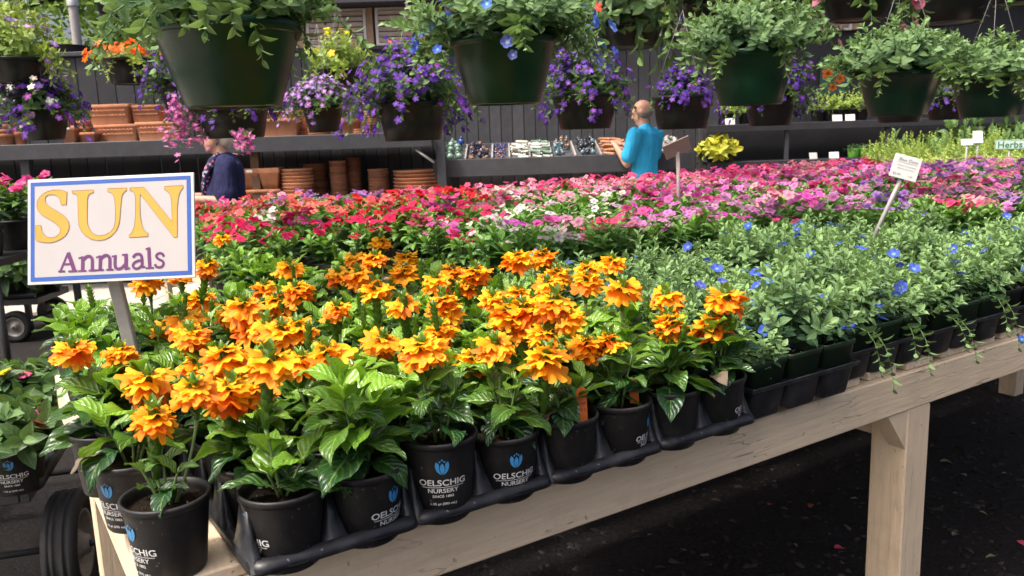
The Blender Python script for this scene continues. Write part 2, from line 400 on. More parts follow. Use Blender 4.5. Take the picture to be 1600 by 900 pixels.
# ------------------------------------------------------------------ benches
def bench(name, label, u0, u1, v0, v1, z, legs, gus=None, pitch=.14, sw=.102):
    L = u1-u0; W = v1-v0
    t = thing(name, label, 'plant bench', Matrix.Translation(Vector(T(u0, v0))) @ BENCH, 'wooden plant benches')
    MB().box(0.037, L, 0, .038, z-.0889, z, bev=.003).build('rail', M_['wood'], t)
    MB().box(0.037, L, W-.038, W, z-.0889, z, bev=.003).build('rail', M_['wood'], t)
    MB().box(0, .036, 0, W, z-.0889, z+.014, bev=.003).build('end_rail', M_['wood_y'], t)
    MB().box(L+.001, L+.037, 0, W, z-.0889, z+.014, bev=.003).build('end_rail', M_['wood_y'], t)
    sl_ = MB().box(0, sw, 0, W-.03, 0, .018, bev=.0025).mesh('slat', M_['wood_y'])
    n = int((L-.05)/pitch)
    for i in range(n):
        ob('slat', sl_, t, mat4((.042+i*pitch+random.uniform(-.006, .006), .018+random.uniform(-.010, .010), z+.001), random.uniform(-.004, .004)))
    lg = MB().box(0, .089, 0, .089, 0, z-.0895, bev=.003).mesh('leg', M_['wood_z'])
    for a in legs:
        for b in ((.002, W-.091) if a in (legs[0], legs[-1]) else (.002,)): ob('leg', lg, t, mat4((a-u0, b, 0)))
        MB().box(a-u0+.02, a-u0+.058, .092, W-.092, z-.0889-.09, z-.0889, bev=.003).build('cross_beam', M_['wood_y'], t)
    for a in (gus or []):
        g = MB(); x1 = a-u0-.0015; zt = z-.0905; e = .072; hgt = .092; d0, d1 = .004, .044
        g.raw([(x1, d0, zt), (x1-e, d0, zt), (x1, d0, zt-hgt), (x1, d1, zt), (x1-e, d1, zt), (x1, d1, zt-hgt)],
              [(0, 1, 2), (3, 5, 4), (0, 3, 4, 1), (1, 4, 5, 2), (0, 2, 5, 3)])
        g.build('gusset', M_['wood_z'], t, None, False)
    return t
bench('plant_bench', 'cream painted wooden bench with slatted top carrying the orange flowers in front', 0, 4.6, 0, 1.22, RAIL, (.04, 1.578, 3.05, 4.48), (1.578, 3.05))
bench('plant_bench', 'cream wooden bench behind the orange and blue flower trays', .5, 6.4, 1.27, 2.34, RAIL, (.55, 4.9, 6.25), None, .3, .25)
DROP3 = .06
bench('plant_bench', 'cream wooden bench of red and pink bedding plants farthest from the viewer', .75, 7.8, 2.75, 4.15, RAIL-DROP3, (.8, 3., 5.2, 7.6), None, .3, .25)

# ------------------------------------------------------------------ back fence, shed, shelving
YF = 9.3
fe = thing('board_fence', 'tall black vertical board fence behind the terracotta pots', 'fence', mat4((0, YF, 0)))
bm_ = MB().box(0, .192, 0, .022, 0.02, 2.44, bev=.003).mesh('board', M_['chardk'])
x = -9.6; i = 0
while x < -3.0:
    ob('board', bm_, fe, mat4((x, random.uniform(0, .004), random.uniform(-.01, .01)))); x += .2; i += 1
MB().box(-9.6, -2.98, -.03, .06, 2.455, 2.50, bev=.005).build('cap_rail', M_['char'], fe)
for xx in (-9.3, -7.1, -4.95): MB().box(xx, xx+.09, .026, .11, 0, 2.45, bev=.004).build('post', M_['char'], fe)
for zz in (.5, 1.9): MB().box(-9.6, -2.98, .112, .15, zz, zz+.09, bev=.004).build('rail', M_['char'], fe)

sh = thing('shed', 'charcoal board shed with louvred windows under dark eaves', 'shed', mat4((0, YF, 0)))
bm2 = MB().box(0, .118, 0, .02, .02, 2.44, bev=.003).mesh('board', M_['char2'])
x = -2.93
while x < 2.3:
    ob('board', bm2, sh, mat4((x, random.uniform(0, .004), 0))); x += .125
MB().box(-2.93, 9.2, .024, .2, 0, 3.6).build('wall', M_['chardk'], sh, None, False)
MB().box(-2.99, 9.3, -.30, .3, 2.86, 3.75, bev=.01).build('fascia', M_['char'], sh, None, False)
MB().box(-2.93, 3.3, -.045, .022, 2.42, 2.46, bev=.004).build('window_ledge', M_['char'], sh)
slat_w = MB().box(0, .60, -.012, .012, 0, .045, bev=.004).mesh('louvre', simple('louvre_paint', (.46, .40, .34), .6, .2, 12))
wx = -2.86
frm = simple('window_frame', (.62, .6, .56), .5, .1, 20)
for k in range(9):
    wn = MB()
    wn.box(-.32, -.29, -.03, .0, 0, .385).box(.29, .32, -.03, .0, 0, .385).box(-.289, .289, -.03, 0, .36, .385).box(-.289, .289, -.03, 0, 0, .025)
    wo_ = wn.build('window', frm, sh, mat4((wx+.34, -.006, 2.462)), False)
    for q in range(6): ob('louvre', slat_w, wo_, mat4((-.286, -.012, .036+q*.056), 0, rad(28), 0, (.953, 1, 1)))
    MB().box(wx+.665, wx+.735, -.04, .0, 2.462, 2.855, bev=.004).build('window_post', simple('weathered_wood', (.33, .22, .14), .8, .3, 15) if k == 0 else bpy.data.materials['weathered_wood'], sh)
    wx += .74
# shelves of the display against the fence
ds = thing('display_shelf', 'long black two-tier shelf holding terracotta pots', 'shelf', mat4((0, 8.35, 0)))
ZS, ZL = 1.535, .90
x0, x1 = -7.2, -.74
MB().box(x0, x1, 0, .90, ZS-.03, ZS, bev=.004).build('shelf_board', M_['char'], ds)
MB().box(x0, x1+.004, -.032, -.001, ZS-.145, ZS+.004, bev=.005).build('front_board', M_['char'], ds)
MB().box(x0, x1, .02, .90, ZL-.03, ZL, bev=.004).build('shelf_board', M_['char'], ds)
for px in (40, 690):
    xx = at_y(px, 260, 8.4)[0]
    MB().box(xx-.045, xx+.045, .03, .12, 0, ZS-.031, bev=.004).build('post', M_['char'], ds)
xx = at_y(401, 270, 8.45)[0]
MB().box(xx-.045, xx+.04, .06, .13, ZL+.001, ZS-.031, bev=.004).build('post', M_['brown'], ds)
MB().tube([(at_y(668, 235, 8.35)[0]-.12, .02, ZS-.17), (at_y(668, 235, 8.35)[0]+.06, -.0, ZS-.30)], .012, 8).build('bracket', M_['wire'], ds)

# sloping bin table of pot feet
bt = thing('bin_table', 'sloping charcoal display tray divided into bins of pot feet', 'display tray', mat4((0, 8.55, 0)))
bx0, bx1, bz0, bz1, bd = at_y(679, 249, 8.55)[0], at_y(1075, 245, 8.55)[0], 1.215, 1.345, .62
def slope(yy): return bz0+(bz1-bz0)*yy/bd
q = MB(); q.raw([(bx0, 0, bz0-.03), (bx1, 0, bz0-.03), (bx1, bd, bz1-.03), (bx0, bd, bz1-.03), (bx0, 0, bz0), (bx1, 0, bz0), (bx1, bd, bz1), (bx0, bd, bz1)],
      [(0, 3, 2, 1), (4, 5, 6, 7), (0, 1, 5, 4), (1, 2, 6, 5), (2, 3, 7, 6), (3, 0, 4, 7)])
q.build('tray_floor', M_['char2'], bt, None, False)
MB().box(bx0-.02, bx1+.02, -.03, -.001, bz0-.14, bz0+.035, bev=.004).build('front_board', M_['char2'], bt)
MB().box(bx0-.02, bx1+.02, bd+.001, bd+.03, bz1-.1, bz1+.05, bev=.004).build('back_board', M_['char2'], bt)
bins = [679, 727, 769, 796, 828, 862, 899, 939, 985, 1030, 1075]
bxs = [at_y(p, 247, 8.6)[0] for p in bins]
for xb in bxs[1:-1]:
    dv = MB(); dv.raw([(xb-.008, 0, bz0), (xb+.008, 0, bz0), (xb+.008, bd, bz1), (xb-.008, bd, bz1), (xb-.008, 0, bz0+.045), (xb+.008, 0, bz0+.045), (xb+.008, bd, bz1+.045), (xb-.008, bd, bz1+.045)],
           [(0, 3, 2, 1), (4, 5, 6, 7), (0, 1, 5, 4), (1, 2, 6, 5), (2, 3, 7, 6), (3, 0, 4, 7)])
    dv.build('divider', M_['stake'], bt, None, False)
for xb in (bx0+.03, (bx0+bx1)/2, bx1-.1): 
    MB().box(xb, xb+.08, .04, .12, 0, bz0-.032, bev=.004).build('leg', M_['char2'], bt)
    MB().box(xb, xb+.08, bd-.1, bd-.02, 0, bz1-.055, bev=.004).build('leg', M_['char2'], bt)

# pot feet in the bins
def feet_tpl(kind):
    b = MB()
    if kind == 'ball':
        b.lathe([(.0, -.03), (.022, -.028), (.034, -.012), (.034, .006), (.026, .024), (.012, .034), (0, .036)], 10); b.lathe([(0, .03), (.014, .034), (.016, .046), (.009, .056), (0, .058)], 8)
    elif kind == 'foot':
        pr = [(-.05, 0), (.05, 0), (.05, .022), (.012, .026), (.0, .05), (-.03, .058), (-.05, .05)]
    else:
        pr = [(-.17, 0), (.17, 0), (.17, .03), (.12, .038), (-.12, .038), (-.17, .03)]
    if kind != 'ball':
        n = len(pr); w_ = .024 if kind == 'foot' else .02; v = []
        for y, k in ((-w_, .86), (-w_*.7, 1), (w_*.7, 1), (w_, .86)): v += [(a*k, y, .02+(c-.02)*k) for a, c in pr]
        f = [(r*n+i, r*n+(i+1) % n, r*n+n+(i+1) % n, r*n+n+i) for r in range(3) for i in range(n)] + [tuple(range(n-1, -1, -1)), tuple(range(3*n, 4*n))]
        b.raw(v, f)
    return b
def glaze(nm, c): return simple('glaze_'+nm, c, .22, .25, 25, .6)
gl = {'sage': glaze('sage', (.16, .26, .20)), 'navy': glaze('navy', (.03, .035, .075)), 'blue': glaze('blue', (.03, .06, .25)), 'red': glaze('red_brown', (.25, .09, .06)),
      'ivory': glaze('ivory', (.62, .62, .55)), 'teal': glaze('slate_teal', (.10, .17, .20)), 'black': glaze('black', (.02, .021, .026)), 'terra': M_['terra'], 'grey': glaze('grey', (.32, .31, .28)), 'brown': glaze('brown', (.2, .11, .07))}
bin_def = [('ball', ['sage', 'sage', 'sage', 'blue'], 'sage green glazed pot foot shaped like a small creature', 'sage'), ('foot', ['navy', 'navy', 'brown', 'navy'], 'navy and brown glazed pot foot in the bin beside the sage ones', 'navy'),
           ('foot', ['red', 'blue', 'red', 'blue'], 'blue or red-brown glazed pot foot in the third bin', 'blue'), ('bar', ['ivory', 'ivory'], 'long ivory glazed pot foot lying aslant in its bin', 'ivory'), ('bar', ['ivory', 'sage'], 'pale long glazed pot foot in the bin left of the slate ones', 'pale'),
           ('ball', ['teal', 'teal', 'brown'], 'slate teal glazed pot foot in the middle bin', 'slate'), ('ball', ['black', 'black', 'teal'], 'shiny black glazed pot foot left of the terracotta bin', 'black'),
           ('bar', ['terra', 'terra'], 'long terracotta pot foot beside the man in cyan', 'terracotta'), ('bar', ['grey'], 'long grey pot foot right of the terracotta ones', 'grey'), ('foot', ['grey'], 'grey pot foot in the bin behind the man', 'grey small')]
fm = {}
for k, (kind, cs, lab, gn) in enumerate(bin_def):
    xa, xb = bxs[k]+.035, bxs[k+1]-.035; wd = xb-xa
    lay = 2 if kind != 'bar' else 3
    n = 0
    for L in range(lay):
        nx, ny = {'ball': (3, 5), 'foot': (3, 6), 'bar': (2, 5)}[kind]
        ny = ny-L
        for i in range(nx):
            for j in range(ny):
                if random.random() < .12: continue
                c = random.choice(cs); key = (kind, c)
                if key not in fm: fm[key] = feet_tpl(kind).mesh('pot_riser', gl[c])
                yy = .05+(j+.5+.35*L)*(bd-.1)/(ny+.6*L); xx = xa+(i+.5)*wd/nx+random.uniform(-.008, .008)
                zz = slope(yy)+.003+L*{'ball': .062, 'foot': .05, 'bar': .036}[kind]+(.03 if kind == 'ball' else 0)
                rz = random.uniform(0, 6.3) if kind != 'bar' else rad(random.choice([-62, 118]))+random.uniform(-.1, .1)
                s = min(1., wd/nx/.085) if kind == 'ball' else (min(.95, wd/nx/.1) if kind == 'foot' else .62)
                o = ob('pot_riser', fm[key], None, mat4((xx+random.uniform(-.012, .012), 8.55+yy, zz+random.uniform(0, .012)), rz, random.uniform(-.35, .35)*(kind != 'bar'), random.uniform(-.3, .3)*(.25 if kind == 'bar' else 1), s*random.uniform(.85, 1.12)))
                tag(o, lab.split(' in the')[0].split(' lying')[0].split(' beside')[0].split(' left of')[0].split(' right of')[0].split(' shaped')[0]+', '+ordw(j+1)+' from the front, '+ordw(i+1)+' column, '+('bottom', 'second', 'third')[L]+' layer', 'pot foot', gn+' pot feet in the sloping bins')

# right-hand black shelving
rs = thing('plant_rack', 'black three-tier plant rack in the shade at the right back', 'shelf', mat4((0, 8.75, 0)))
rx0, rx1 = 2.05, 7.6
MB().box(rx0, rx1, 0, .5, 1.475, 1.505, bev=.004).build('shelf_board', M_['chardk'], rs)
MB().box(rx0, rx1, -.022, -.001, 1.43, 1.507, bev=.004).build('front_board', M_['chardk'], rs)
MB().box(rx0, rx1, -.1, .5, 1.10, 1.13, bev=.004).build('shelf_board', M_['chardk'], rs)
MB().box(rx0, rx1, -.122, -.101, 1.055, 1.132, bev=.004).build('front_board', M_['chardk'], rs)
MB().box(rx0, rx1, -.1, .5, .42, .45, bev=.004).build('shelf_board', M_['chardk'], rs)
for px in (1095, 1229, 1385, 1520):
    xx = at_y(px, 220, 8.78)[0]
    MB().box(xx-.02, xx+.02, .01, .05, 0, 1.474, bev=.003).build('post', M_['char'], rs)

# overhead pipes that the baskets hang from, on posts beyond the view
ROWS = {1: .93, 2: 2.15, 3: 3.35, 4: 4.75, 5: 1.5}
ZP = 3.25
for k, (lab, ua, ub) in {1: ('galvanised pipe over the front bench holding the green baskets', -2.6, 6.3), 2: ('galvanised pipe holding the row of purple baskets', -3.0, 8.6), 3: ('galvanised pipe over the far bench', -3.6, 11.), 4: ('galvanised pipe nearest the back wall', -4.6, 11.5), 5: ('galvanised pipe between the first two basket rows', -2.8, 7.3)}.items():
    t = thing('overhead_pipe', lab, 'pipe', Matrix.Translation(Vector(T(0, ROWS[k]))) @ BENCH, 'overhead pipes')
    MB().tube([(ua, 0, ZP), (ub, 0, ZP)], .024, 10).build('pipe', M_['wire'], t)
    for a in (ua+.05, ub-.05): MB().tube([(a, 0, 0), (a, 0, ZP-.02)], .03, 10).build('post', M_['wire'], t)
t = thing('steel_post', 'grey round post with a domed cap behind the fence', 'post', mat4((*at_y(120, 60, 9.75)[:2], 0)))
MB().lathe([(.05, 0), (.05, 3.05)], 14).build('shaft', M_['stake'], t)
MB().lathe([(.062, 3.04), (.062, 3.09), (.05, 3.13), (.02, 3.155), (0, 3.158)], 14).build('cap', M_['wire'], t)

# ================================================================== PEOPLE
def capsule(b, p0, p1, r0, r1, n=14, flat=1., side=(1, 0, 0)):
    p0, p1 = np.array(p0, float), np.array(p1, float); d = p1-p0; L = np.linalg.norm(d); d /= L
    s = np.array(side, float); s -= d*(s @ d)
    if np.linalg.norm(s) < 1e-3: s = np.cross(d, (0, 1., 0))
    s /= np.linalg.norm(s); t = np.cross(d, s); rings = []
    for q in np.linspace(-PI/2+.15, 0, 4): rings.append((p0+d*r0*math.sin(q), r0*math.cos(q)))
    for q in np.linspace(0, PI/2-.15, 4): rings.append((p1+d*r1*math.sin(q), r1*math.cos(q)))
    loft(b, [[tuple(c+r*(math.cos(a)*s+flat*math.sin(a)*t)) for a in np.linspace(0, 2*PI, n+1)[:-1]] for c, r in rings], True, True)
def ellips(b, c, r, M=None, n=18):
    rings = []
    for q in np.linspace(-PI/2+.08, PI/2-.08, 11): rings.append([(r[0]*math.cos(q)*math.cos(a), r[1]*math.cos(q)*math.sin(a), r[2]*math.sin(q)) for a in np.linspace(0, 2*PI, n+1)[:-1]])
    R = np.eye(3) if M is None else np.array(M)[:3, :3]
    loft(b, [[tuple(R @ np.array(p)+np.array(c)) for p in r_] for r_ in rings], True, True)
def remesh(b, name, mat, parent, vox=.011, sm=4, fold=0.):
    me = b.mesh(name, mat); o = ob(name, me); md = o.modifiers.new('r', 'REMESH'); md.mode = 'VOXEL'; md.voxel_size = vox; md.use_smooth_shade = True
    s = o.modifiers.new('s', 'SMOOTH'); s.iterations = sm; s.factor = .5
    dg = bpy.context.evaluated_depsgraph_get(); m2 = bpy.data.meshes.new_from_object(o.evaluated_get(dg)); m2.name = name
    bpy.data.objects.remove(o); m2.materials.clear(); m2.materials.append(mat)
    if fold:
        nn = [v.normal.copy() for v in m2.vertices]
        for v, n_v in zip(m2.vertices, nn):
            p = v.co; k = mnoise.noise(Vector((p.x*9, p.y*9, p.z*5)))+.5*mnoise.noise(Vector((p.x*22, p.y*22, p.z*9))); v.co = p+n_v*k*fold
    return ob(name, m2, parent)
def head(b, c, yaw, tilt, r=.078):
    M = np.array(Matrix.Rotation(yaw, 3, 'Z') @ Matrix.Rotation(tilt, 3, 'X'))
    def L(p): return M @ np.array(p)+np.array(c)
    ellips(b, L((0, -.012, .03)), (.074, .094, .092), M); ellips(b, L((0, .022, -.035)), (.058, .066, .078), M); ellips(b, L((0, .058, -.085)), (.034, .03, .026), M)
    capsule(b, L((0, .090, .012)), L((0, .106, -.022)), .009, .014, 8); ellips(b, L((0, .083, -.052)), (.026, .013, .009), M); ellips(b, L((0, .078, .03)), (.05, .02, .016), M)
    for s in (-1, 1):
        ellips(b, L((s*.076, -.008, -.002)), (.010, .022, .032), M); ellips(b, L((s*.031, .074, .008)), (.013, .012, .009), M)
def hand(b, w0, d, up, side, k=1.):
    """palm and five curled fingers from wrist w0 along d"""
    w0, d, up = np.array(w0), np.array(d, float), np.array(up, float); d /= np.linalg.norm(d); up -= d*(up @ d); up /= np.linalg.norm(up); s = np.cross(d, up)*side
    capsule(b, w0, w0+d*.055*k, .028*k, .034*k, 10, .55, s)
    for i, (o, L) in enumerate(((-.030, .060), (-.010, .072), (.010, .068), (.028, .054))):
        a = w0+d*.08*k+s*o*k; m = a+d*L*.5*k-up*.012*k; e = m+d*L*.25*k-up*.034*k
        capsule(b, a, m, .0095*k, .009*k, 8); capsule(b, m, e, .009*k, .0075*k, 8)
    a = w0+d*.03*k-s*.032*k; m = a+d*.03*k-s*.022*k-up*.01*k; capsule(b, a, m, .0115*k, .010*k, 8); capsule(b, m, m+d*.028*k+s*.002*k-up*.012*k, .010*k, .008*k, 8)

# the man in cyan, seen from behind, hands raised at chest height
pm = at_d(1006, 203, 8.15); hm = 1.76
man = thing('person', 'man in a cyan polo shirt seen from behind, hands raised before him', 'person', mat4((pm[0]+.01, pm[1], 0), rad(48)))
b = MB()
for s in (-1, 1):
    capsule(b, (s*.095, 0, .92), (s*.10, .01, .50), .088, .058); capsule(b, (s*.10, .01, .50), (s*.105, -.02, .09), .058, .040); capsule(b, (s*.105, -.03, .045), (s*.12, .14, .035), .042, .036, 12, .8, (1, 0, 0))
    sh_ = np.array((s*.195, -.01, 1.45)); el = np.array((s*.225, .06, 1.17)); wr_ = np.array((s*.075, .29, 1.33))
    capsule(b, sh_, el, .056, .043); capsule(b, el, wr_, .043, .027); hand(b, wr_, (-s*.35, .55, .45), (0, -.3, .9), s, .95)
capsule(b, (0, 0, .95), (0, 0, 1.12), .135, .13, 18, .72); capsule(b, (0, 0, 1.12), (0, -.005, 1.38), .135, .15, 18, .68); capsule(b, (-.14, -.01, 1.44), (.14, -.01, 1.44), .062, .062)
capsule(b, (0, -.01, 1.44), (0, .015, 1.56), .058, .054); head(b, (0, .03, 1.645), rad(18), rad(-14))
body = remesh(b, 'body', M_['skin'], man, .0095, 3)
b = MB()
capsule(b, (0, 0, .98), (0, 0, 1.12), .158, .152, 20, .74); capsule(b, (0, 0, 1.12), (0, -.005, 1.37), .155, .165, 20, .70); capsule(b, (-.150, -.01, 1.435), (.150, -.01, 1.435), .074, .074); capsule(b, (0, -.012, 1.43), (0, -.004, 1.50), .078, .063)
for s in (-1, 1): capsule(b, (s*.190, -.01, 1.44), (s*.217, .04, 1.24), .075, .073)
remesh(b, 'shirt', M_['cyan'], man, .0095, 4, .010)
b = MB()
for s in (-1, 1): capsule(b, (s*.095, 0, .93), (s*.10, .01, .50), .108, .082); capsule(b, (s*.10, .01, .50), (s*.105, -.02, .10), .082, .070)
capsule(b, (-.05, 0, .95), (.05, 0, .95), .125, .125); remesh(b, 'trousers', M_['trouser'], man, .012, 3)
b = MB(); Mh = np.array(Matrix.Rotation(rad(18), 3, 'Z') @ Matrix.Rotation(rad(-14), 3, 'X')); ellips(b, (Mh @ np.array((0, -.026, -.012))+np.array((0, .03, 1.645))), (.0765, .084, .055), Mh); b.build('hair', M_['hairg'], man)
b = MB(); b.tube([(-.02, .40, 1.39), (.05, .42, 1.40)], .02, 10)
# the woman in navy, in profile to the left
pw = at_d(350, 250, 6.2)
wom = thing('person', 'woman in a navy top with a floral neckline behind the salmon flowers', 'person', mat4((pw[0], pw[1], 0), rad(112)))
b = MB()
for s in (-1, 1):
    capsule(b, (s*.095, 0, .86), (s*.10, .01, .46), .098, .058); capsule(b, (s*.10, .01, .46), (s*.105, -.02, .08), .058, .038); capsule(b, (s*.105, -.03, .04), (s*.115, .12, .032), .038, .032, 12, .8, (1, 0, 0))
    sh_ = np.array((s*.175, 0, 1.335)); el = np.array((s*.235, .03, 1.07)); wr_ = np.array((s*.19, .27, 1.10))
    capsule(b, sh_, el, .056, .046); capsule(b, el, wr_, .044, .027); hand(b, wr_, (-s*.2, .9, -.15), (0, .1, .9), s, .88)
capsule(b, (0, 0, .88), (0, .01, 1.06), .15, .15, 18, .78); capsule(b, (0, .01, 1.06), (0, 0, 1.28), .155, .14, 18, .78); capsule(b, (-.12, 0, 1.335), (.12, 0, 1.335), .056, .056)
capsule(b, (0, -.005, 1.34), (0, .03, 1.455), .058, .054); head(b, (0, .045, 1.535), rad(-6), rad(-6))
remesh(b, 'body', M_['skin'], wom, .0095, 3)
b = MB(); capsule(b, (0, 0, .84), (0, .01, 1.06), .195, .18, 20, .84); capsule(b, (0, .01, 1.06), (0, -.006, 1.27), .18, .158, 20, .80); capsule(b, (-.14, -.006, 1.33), (.14, -.006, 1.33), .072, .072)
for s in (-1, 1): capsule(b, (s*.17, 0, 1.33), (s*.232, .02, 1.12), .078, .085)
remesh(b, 'top', M_['navy'], wom, .0095, 4, .012)
b = MB()
for s in (-1, 1): capsule(b, (s*.095, 0, .87), (s*.10, .01, .46), .118, .085); capsule(b, (s*.10, .01, .46), (s*.105, -.02, .10), .085, .065)
remesh(b, 'trousers', simple('black_trousers', (.02, .02, .025), .9, .1), wom, .012, 3)
b = MB(); Mh = np.array(Matrix.Rotation(rad(-6), 3, 'Z') @ Matrix.Rotation(rad(-6), 3, 'X')); hc = np.array((0, .045, 1.535))
ellips(b, Mh @ np.array((0, -.032, .035))+hc, (.090, .100, .098), Mh); ellips(b, Mh @ np.array((0, -.062, -.03))+hc, (.074, .055, .065), Mh); remesh(b, 'hair', M_['hairw'], wom, .01, 2)
def floral():
    g = NG('floral_trim'); co = g.obj(); vn = g.n('ShaderNodeTexVoronoi'); vn.inputs['Scale'].default_value = 42; g.l(co, vn.inputs['Vector'])
    hs_ = g.n('ShaderNodeSeparateColor'); g.l(vn.outputs['Color'], hs_.inputs[0])
    c = g.mix(g.ramp(hs_.outputs[0], .45, .5), (.02, .022, .06), (.62, .22, .30)); c = g.mix(g.ramp(hs_.outputs[1], .65, .7), c, (.30, .50, .68)); c = g.mix(g.ramp(vn.outputs[0], .35, .45), c, (.02, .022, .06))
    return g.bsdf(c, .85, .2)
b = MB()
for s in (-1, 1): b.tube([(s*.075, .035, 1.415), (s*.085, .085, 1.36), (s*.065, .128, 1.27), (s*.03, .150, 1.17), (s*.01, .165, 1.06)], [.016, .024, .028, .026, .02], 8)
b.build('floral_trim', floral(), wom)
b = MB(); q = Mh @ np.array((.083, -.004, -.045))+hc; b.lathe([(0, -.02), (.007, -.012), (.007, .006), (0, .012)], 8, mat4(q)); b.build('earring', M_['ink'], wom)
q = Mh @ np.array((-.083, -.004, -.045))+hc; b = MB(); b.lathe([(0, -.02), (.007, -.012), (.007, .006), (0, .012)], 8, mat4(q)); b.build('earring', M_['ink'], wom)

# ================================================================== PLANT PIECES
def leaf_tpl(W=.22, nl=10, nw=4, droop=.9, fold=.25, wave=.03, pucker=.012, age=.5, pet=.06, tip=1.0, ph=0., nv=6, lift=0., twist=0.):
    """unit-length leaf from the origin along +Y, upper side +Z"""
    ts = np.linspace(0, 1, nl+1); y = 0.; z = 0.; v = []; uv = []; c = []
    cs = []; a0 = lift
    for i, t in enumerate(ts):
        if i: a = a0-droop*(t-.5/nl); y += math.cos(a)/nl; z += math.sin(a)/nl
        cs.append((y, z, a0-droop*t))
    for i, t in enumerate(ts):
        k = max(0., (t-pet)/(1-pet)); wd = W*(math.sin(PI*min(1, k**.78))**.85)*(1-.25*tip*k**3) if k > 0 else .012
        wd = max(wd, .010 if t < .98 else .002)
        y, z, a = cs[i]
        for j in range(nw+1):
            s = -1+2*j/nw
            h = fold*abs(s)*wd + wave*math.sin(t*15+ph+(1.5 if s > 0 else 0))*s*s + pucker*abs(math.sin(PI*nv*(t-.18*abs(s))))*(1-abs(s)**3)*(1 if abs(s) > .05 else 0)
            tw = twist*t
            xx = s*wd*math.cos(tw)-h*math.sin(tw); hh = h*math.cos(tw)+s*wd*math.sin(tw)
            v.append((xx, y-hh*math.sin(a), z+hh*math.cos(a))); uv.append(((s+1)/2, t)); c.append((age, 1, 1))
    f = [(i*(nw+1)+j, i*(nw+1)+j+1, (i+1)*(nw+1)+j+1, (i+1)*(nw+1)+j) for i in range(nl) for j in range(nw)]
    return {'v': np.array(v), 'f': f, 'uv': np.array(uv), 'c': np.array(c)}
def tpl_mesh(name, t, mat): return MB().raw(t['v'], t['f'], t['uv'], t['c']).mesh(name, mat)
def age(t, a): q = dict(t); q['c'] = t['c'].copy(); q['c'][:, 0] = a; return q

def floret_tpl(c_in, c_out, lobes=5, span=rad(150), ph=0., nr=4, na=20):
    v = [(0, 0, 0)]; c = [c_in]; uv = [(0, 0)]; f = []
    big = [.86, 1.0, 1.08, .97, .88]
    for r in range(1, nr+1):
        for i in range(na+1):
            q = -span/2+span*i/na; k = i/na*lobes; li = min(lobes-1, int(k)); t = r/nr
            lob = abs(math.sin(PI*k))**.5; bg = big[li]*(1+.06*math.sin(ph*3+li*2.1))
            R = t*(1 if t < .6 else (1-(t-.6)/.4*.24*(1-lob)))*(bg*lob+.95*(1-lob))
            z = .10*math.sin(2.2*q+ph)*t - .16*t**2.2 + .10*math.sin(k*PI+ph*1.7)*t*t + .07*math.sin(k*2*PI+ph)*t**3 - .10*(abs(q)/1.3)**2*t
            v.append((R*math.sin(q), R*math.cos(q), z))
            c.append([a*(1-t)+b*t for a, b in zip(c_in, c_out)]); uv.append((i/na, r/nr))
    for i in range(na): f.append((0, 1+i, 2+i))
    for r in range(nr-1):
        a = 1+r*(na+1); b = a+na+1
        for i in range(na): f.append((a+i, b+i, b+i+1, a+i+1))
    return {'v': np.array(v), 'f': f, 'uv': np.array(uv), 'c': np.array(c)}

def blossom_tpl(n=5, eye=(.9, .8, .7), notch=.25, nr=3, cup=.12, wav=.05, ph=0., ovl=1.0, eyer=.16):
    """flat n-petalled blossom of unit radius facing +Z; colour 1 = object colour"""
    v = [(0, 0, -.02)]; c = [eye]; f = []; na = n*6
    for r in range(1, nr+2):
        t = [0, eyer, .55, 1.0][r] if nr == 2 else [0, eyer, .42, .75, 1.0][r]
        for i in range(na):
            q = 2*PI*i/na; k = (i/na*n) % 1
            lob = abs(math.sin(PI*k))**.6
            R = t*(1-notch*(1-lob)*t)
            z = cup*t*t + wav*math.sin(q*n*.5*2+ph)*t*t*(.5+.5*math.sin(q+ph)) - .10*max(0, t-.6)
            v.append((R*math.cos(q), R*math.sin(q), z)); s = .80+.20*lob
            c.append(eye if r == 1 else (s, s, s))
    for i in range(na): f.append((0, 1+i, 1+(i+1) % na))
    for r in range(nr):
        a = 1+r*na; b = a+na
        for i in range(na): j = (i+1) % na; f.append((a+i, b+i, b+j, a+j))
    return {'v': np.array(v), 'f': f, 'uv': np.zeros((len(v), 2)), 'c': np.array(c)}

def orient(loc, az, el, s, roll=0.):
    """matrix of a leaf that grows from loc towards azimuth az (0 = +Y) at elevation el"""
    return mat4(loc, -az, el, roll, s)

# ---- leaves
CL = [leaf_tpl(.265, 12, 6, d, fo, wv, .026, .4, .07, 1.0, ph, 7, li, tw) for d, fo, wv, ph, li, tw in
      ((1.0, .30, .035, 0, .35, .1), (1.5, .22, .045, 1.3, .55, -.2), (.6, .38, .03, 2.1, .2, .25), (1.9, .15, .04, 3.7, .6, 0), (1.2, .45, .05, 5., .45, -.3))]
AGES = (.02, .28, .62, .95)
CLM = [[tpl_mesh('leaf', age(t, a), M_['cross']) for a in AGES] for t in CL]
OV = leaf_tpl(.26, 5, 2, .5, .35, 0, 0, .5, .04, .6)
OVS = leaf_tpl(.30, 3, 2, .4, .4, 0, 0, .5, .03, .5)
VL = [leaf_tpl(.23, 7, 4, d, .3, .01, .004, .5, .06, .3, 1., 6, .2) for d in (.5, .9, 1.3)]
FC = [((.88, .36, .008), (.95, .52, .014)), ((.84, .24, .006), (.93, .36, .009)), ((.68, .11, .004), (.86, .20, .006))]
FAN = [floret_tpl(*FC[k], ph=p) for k in range(3) for p in (0., 1.7, 3.4)]
FANM = [tpl_mesh('floret', t, M_['orange']) for t in FAN]
BLUE = (.065, .12, .56)
EVB = [blossom_tpl(5, (4., 3.4, 1.3), .20, 3, .30, .13, p, 1, .10) for p in (0, 2.)]
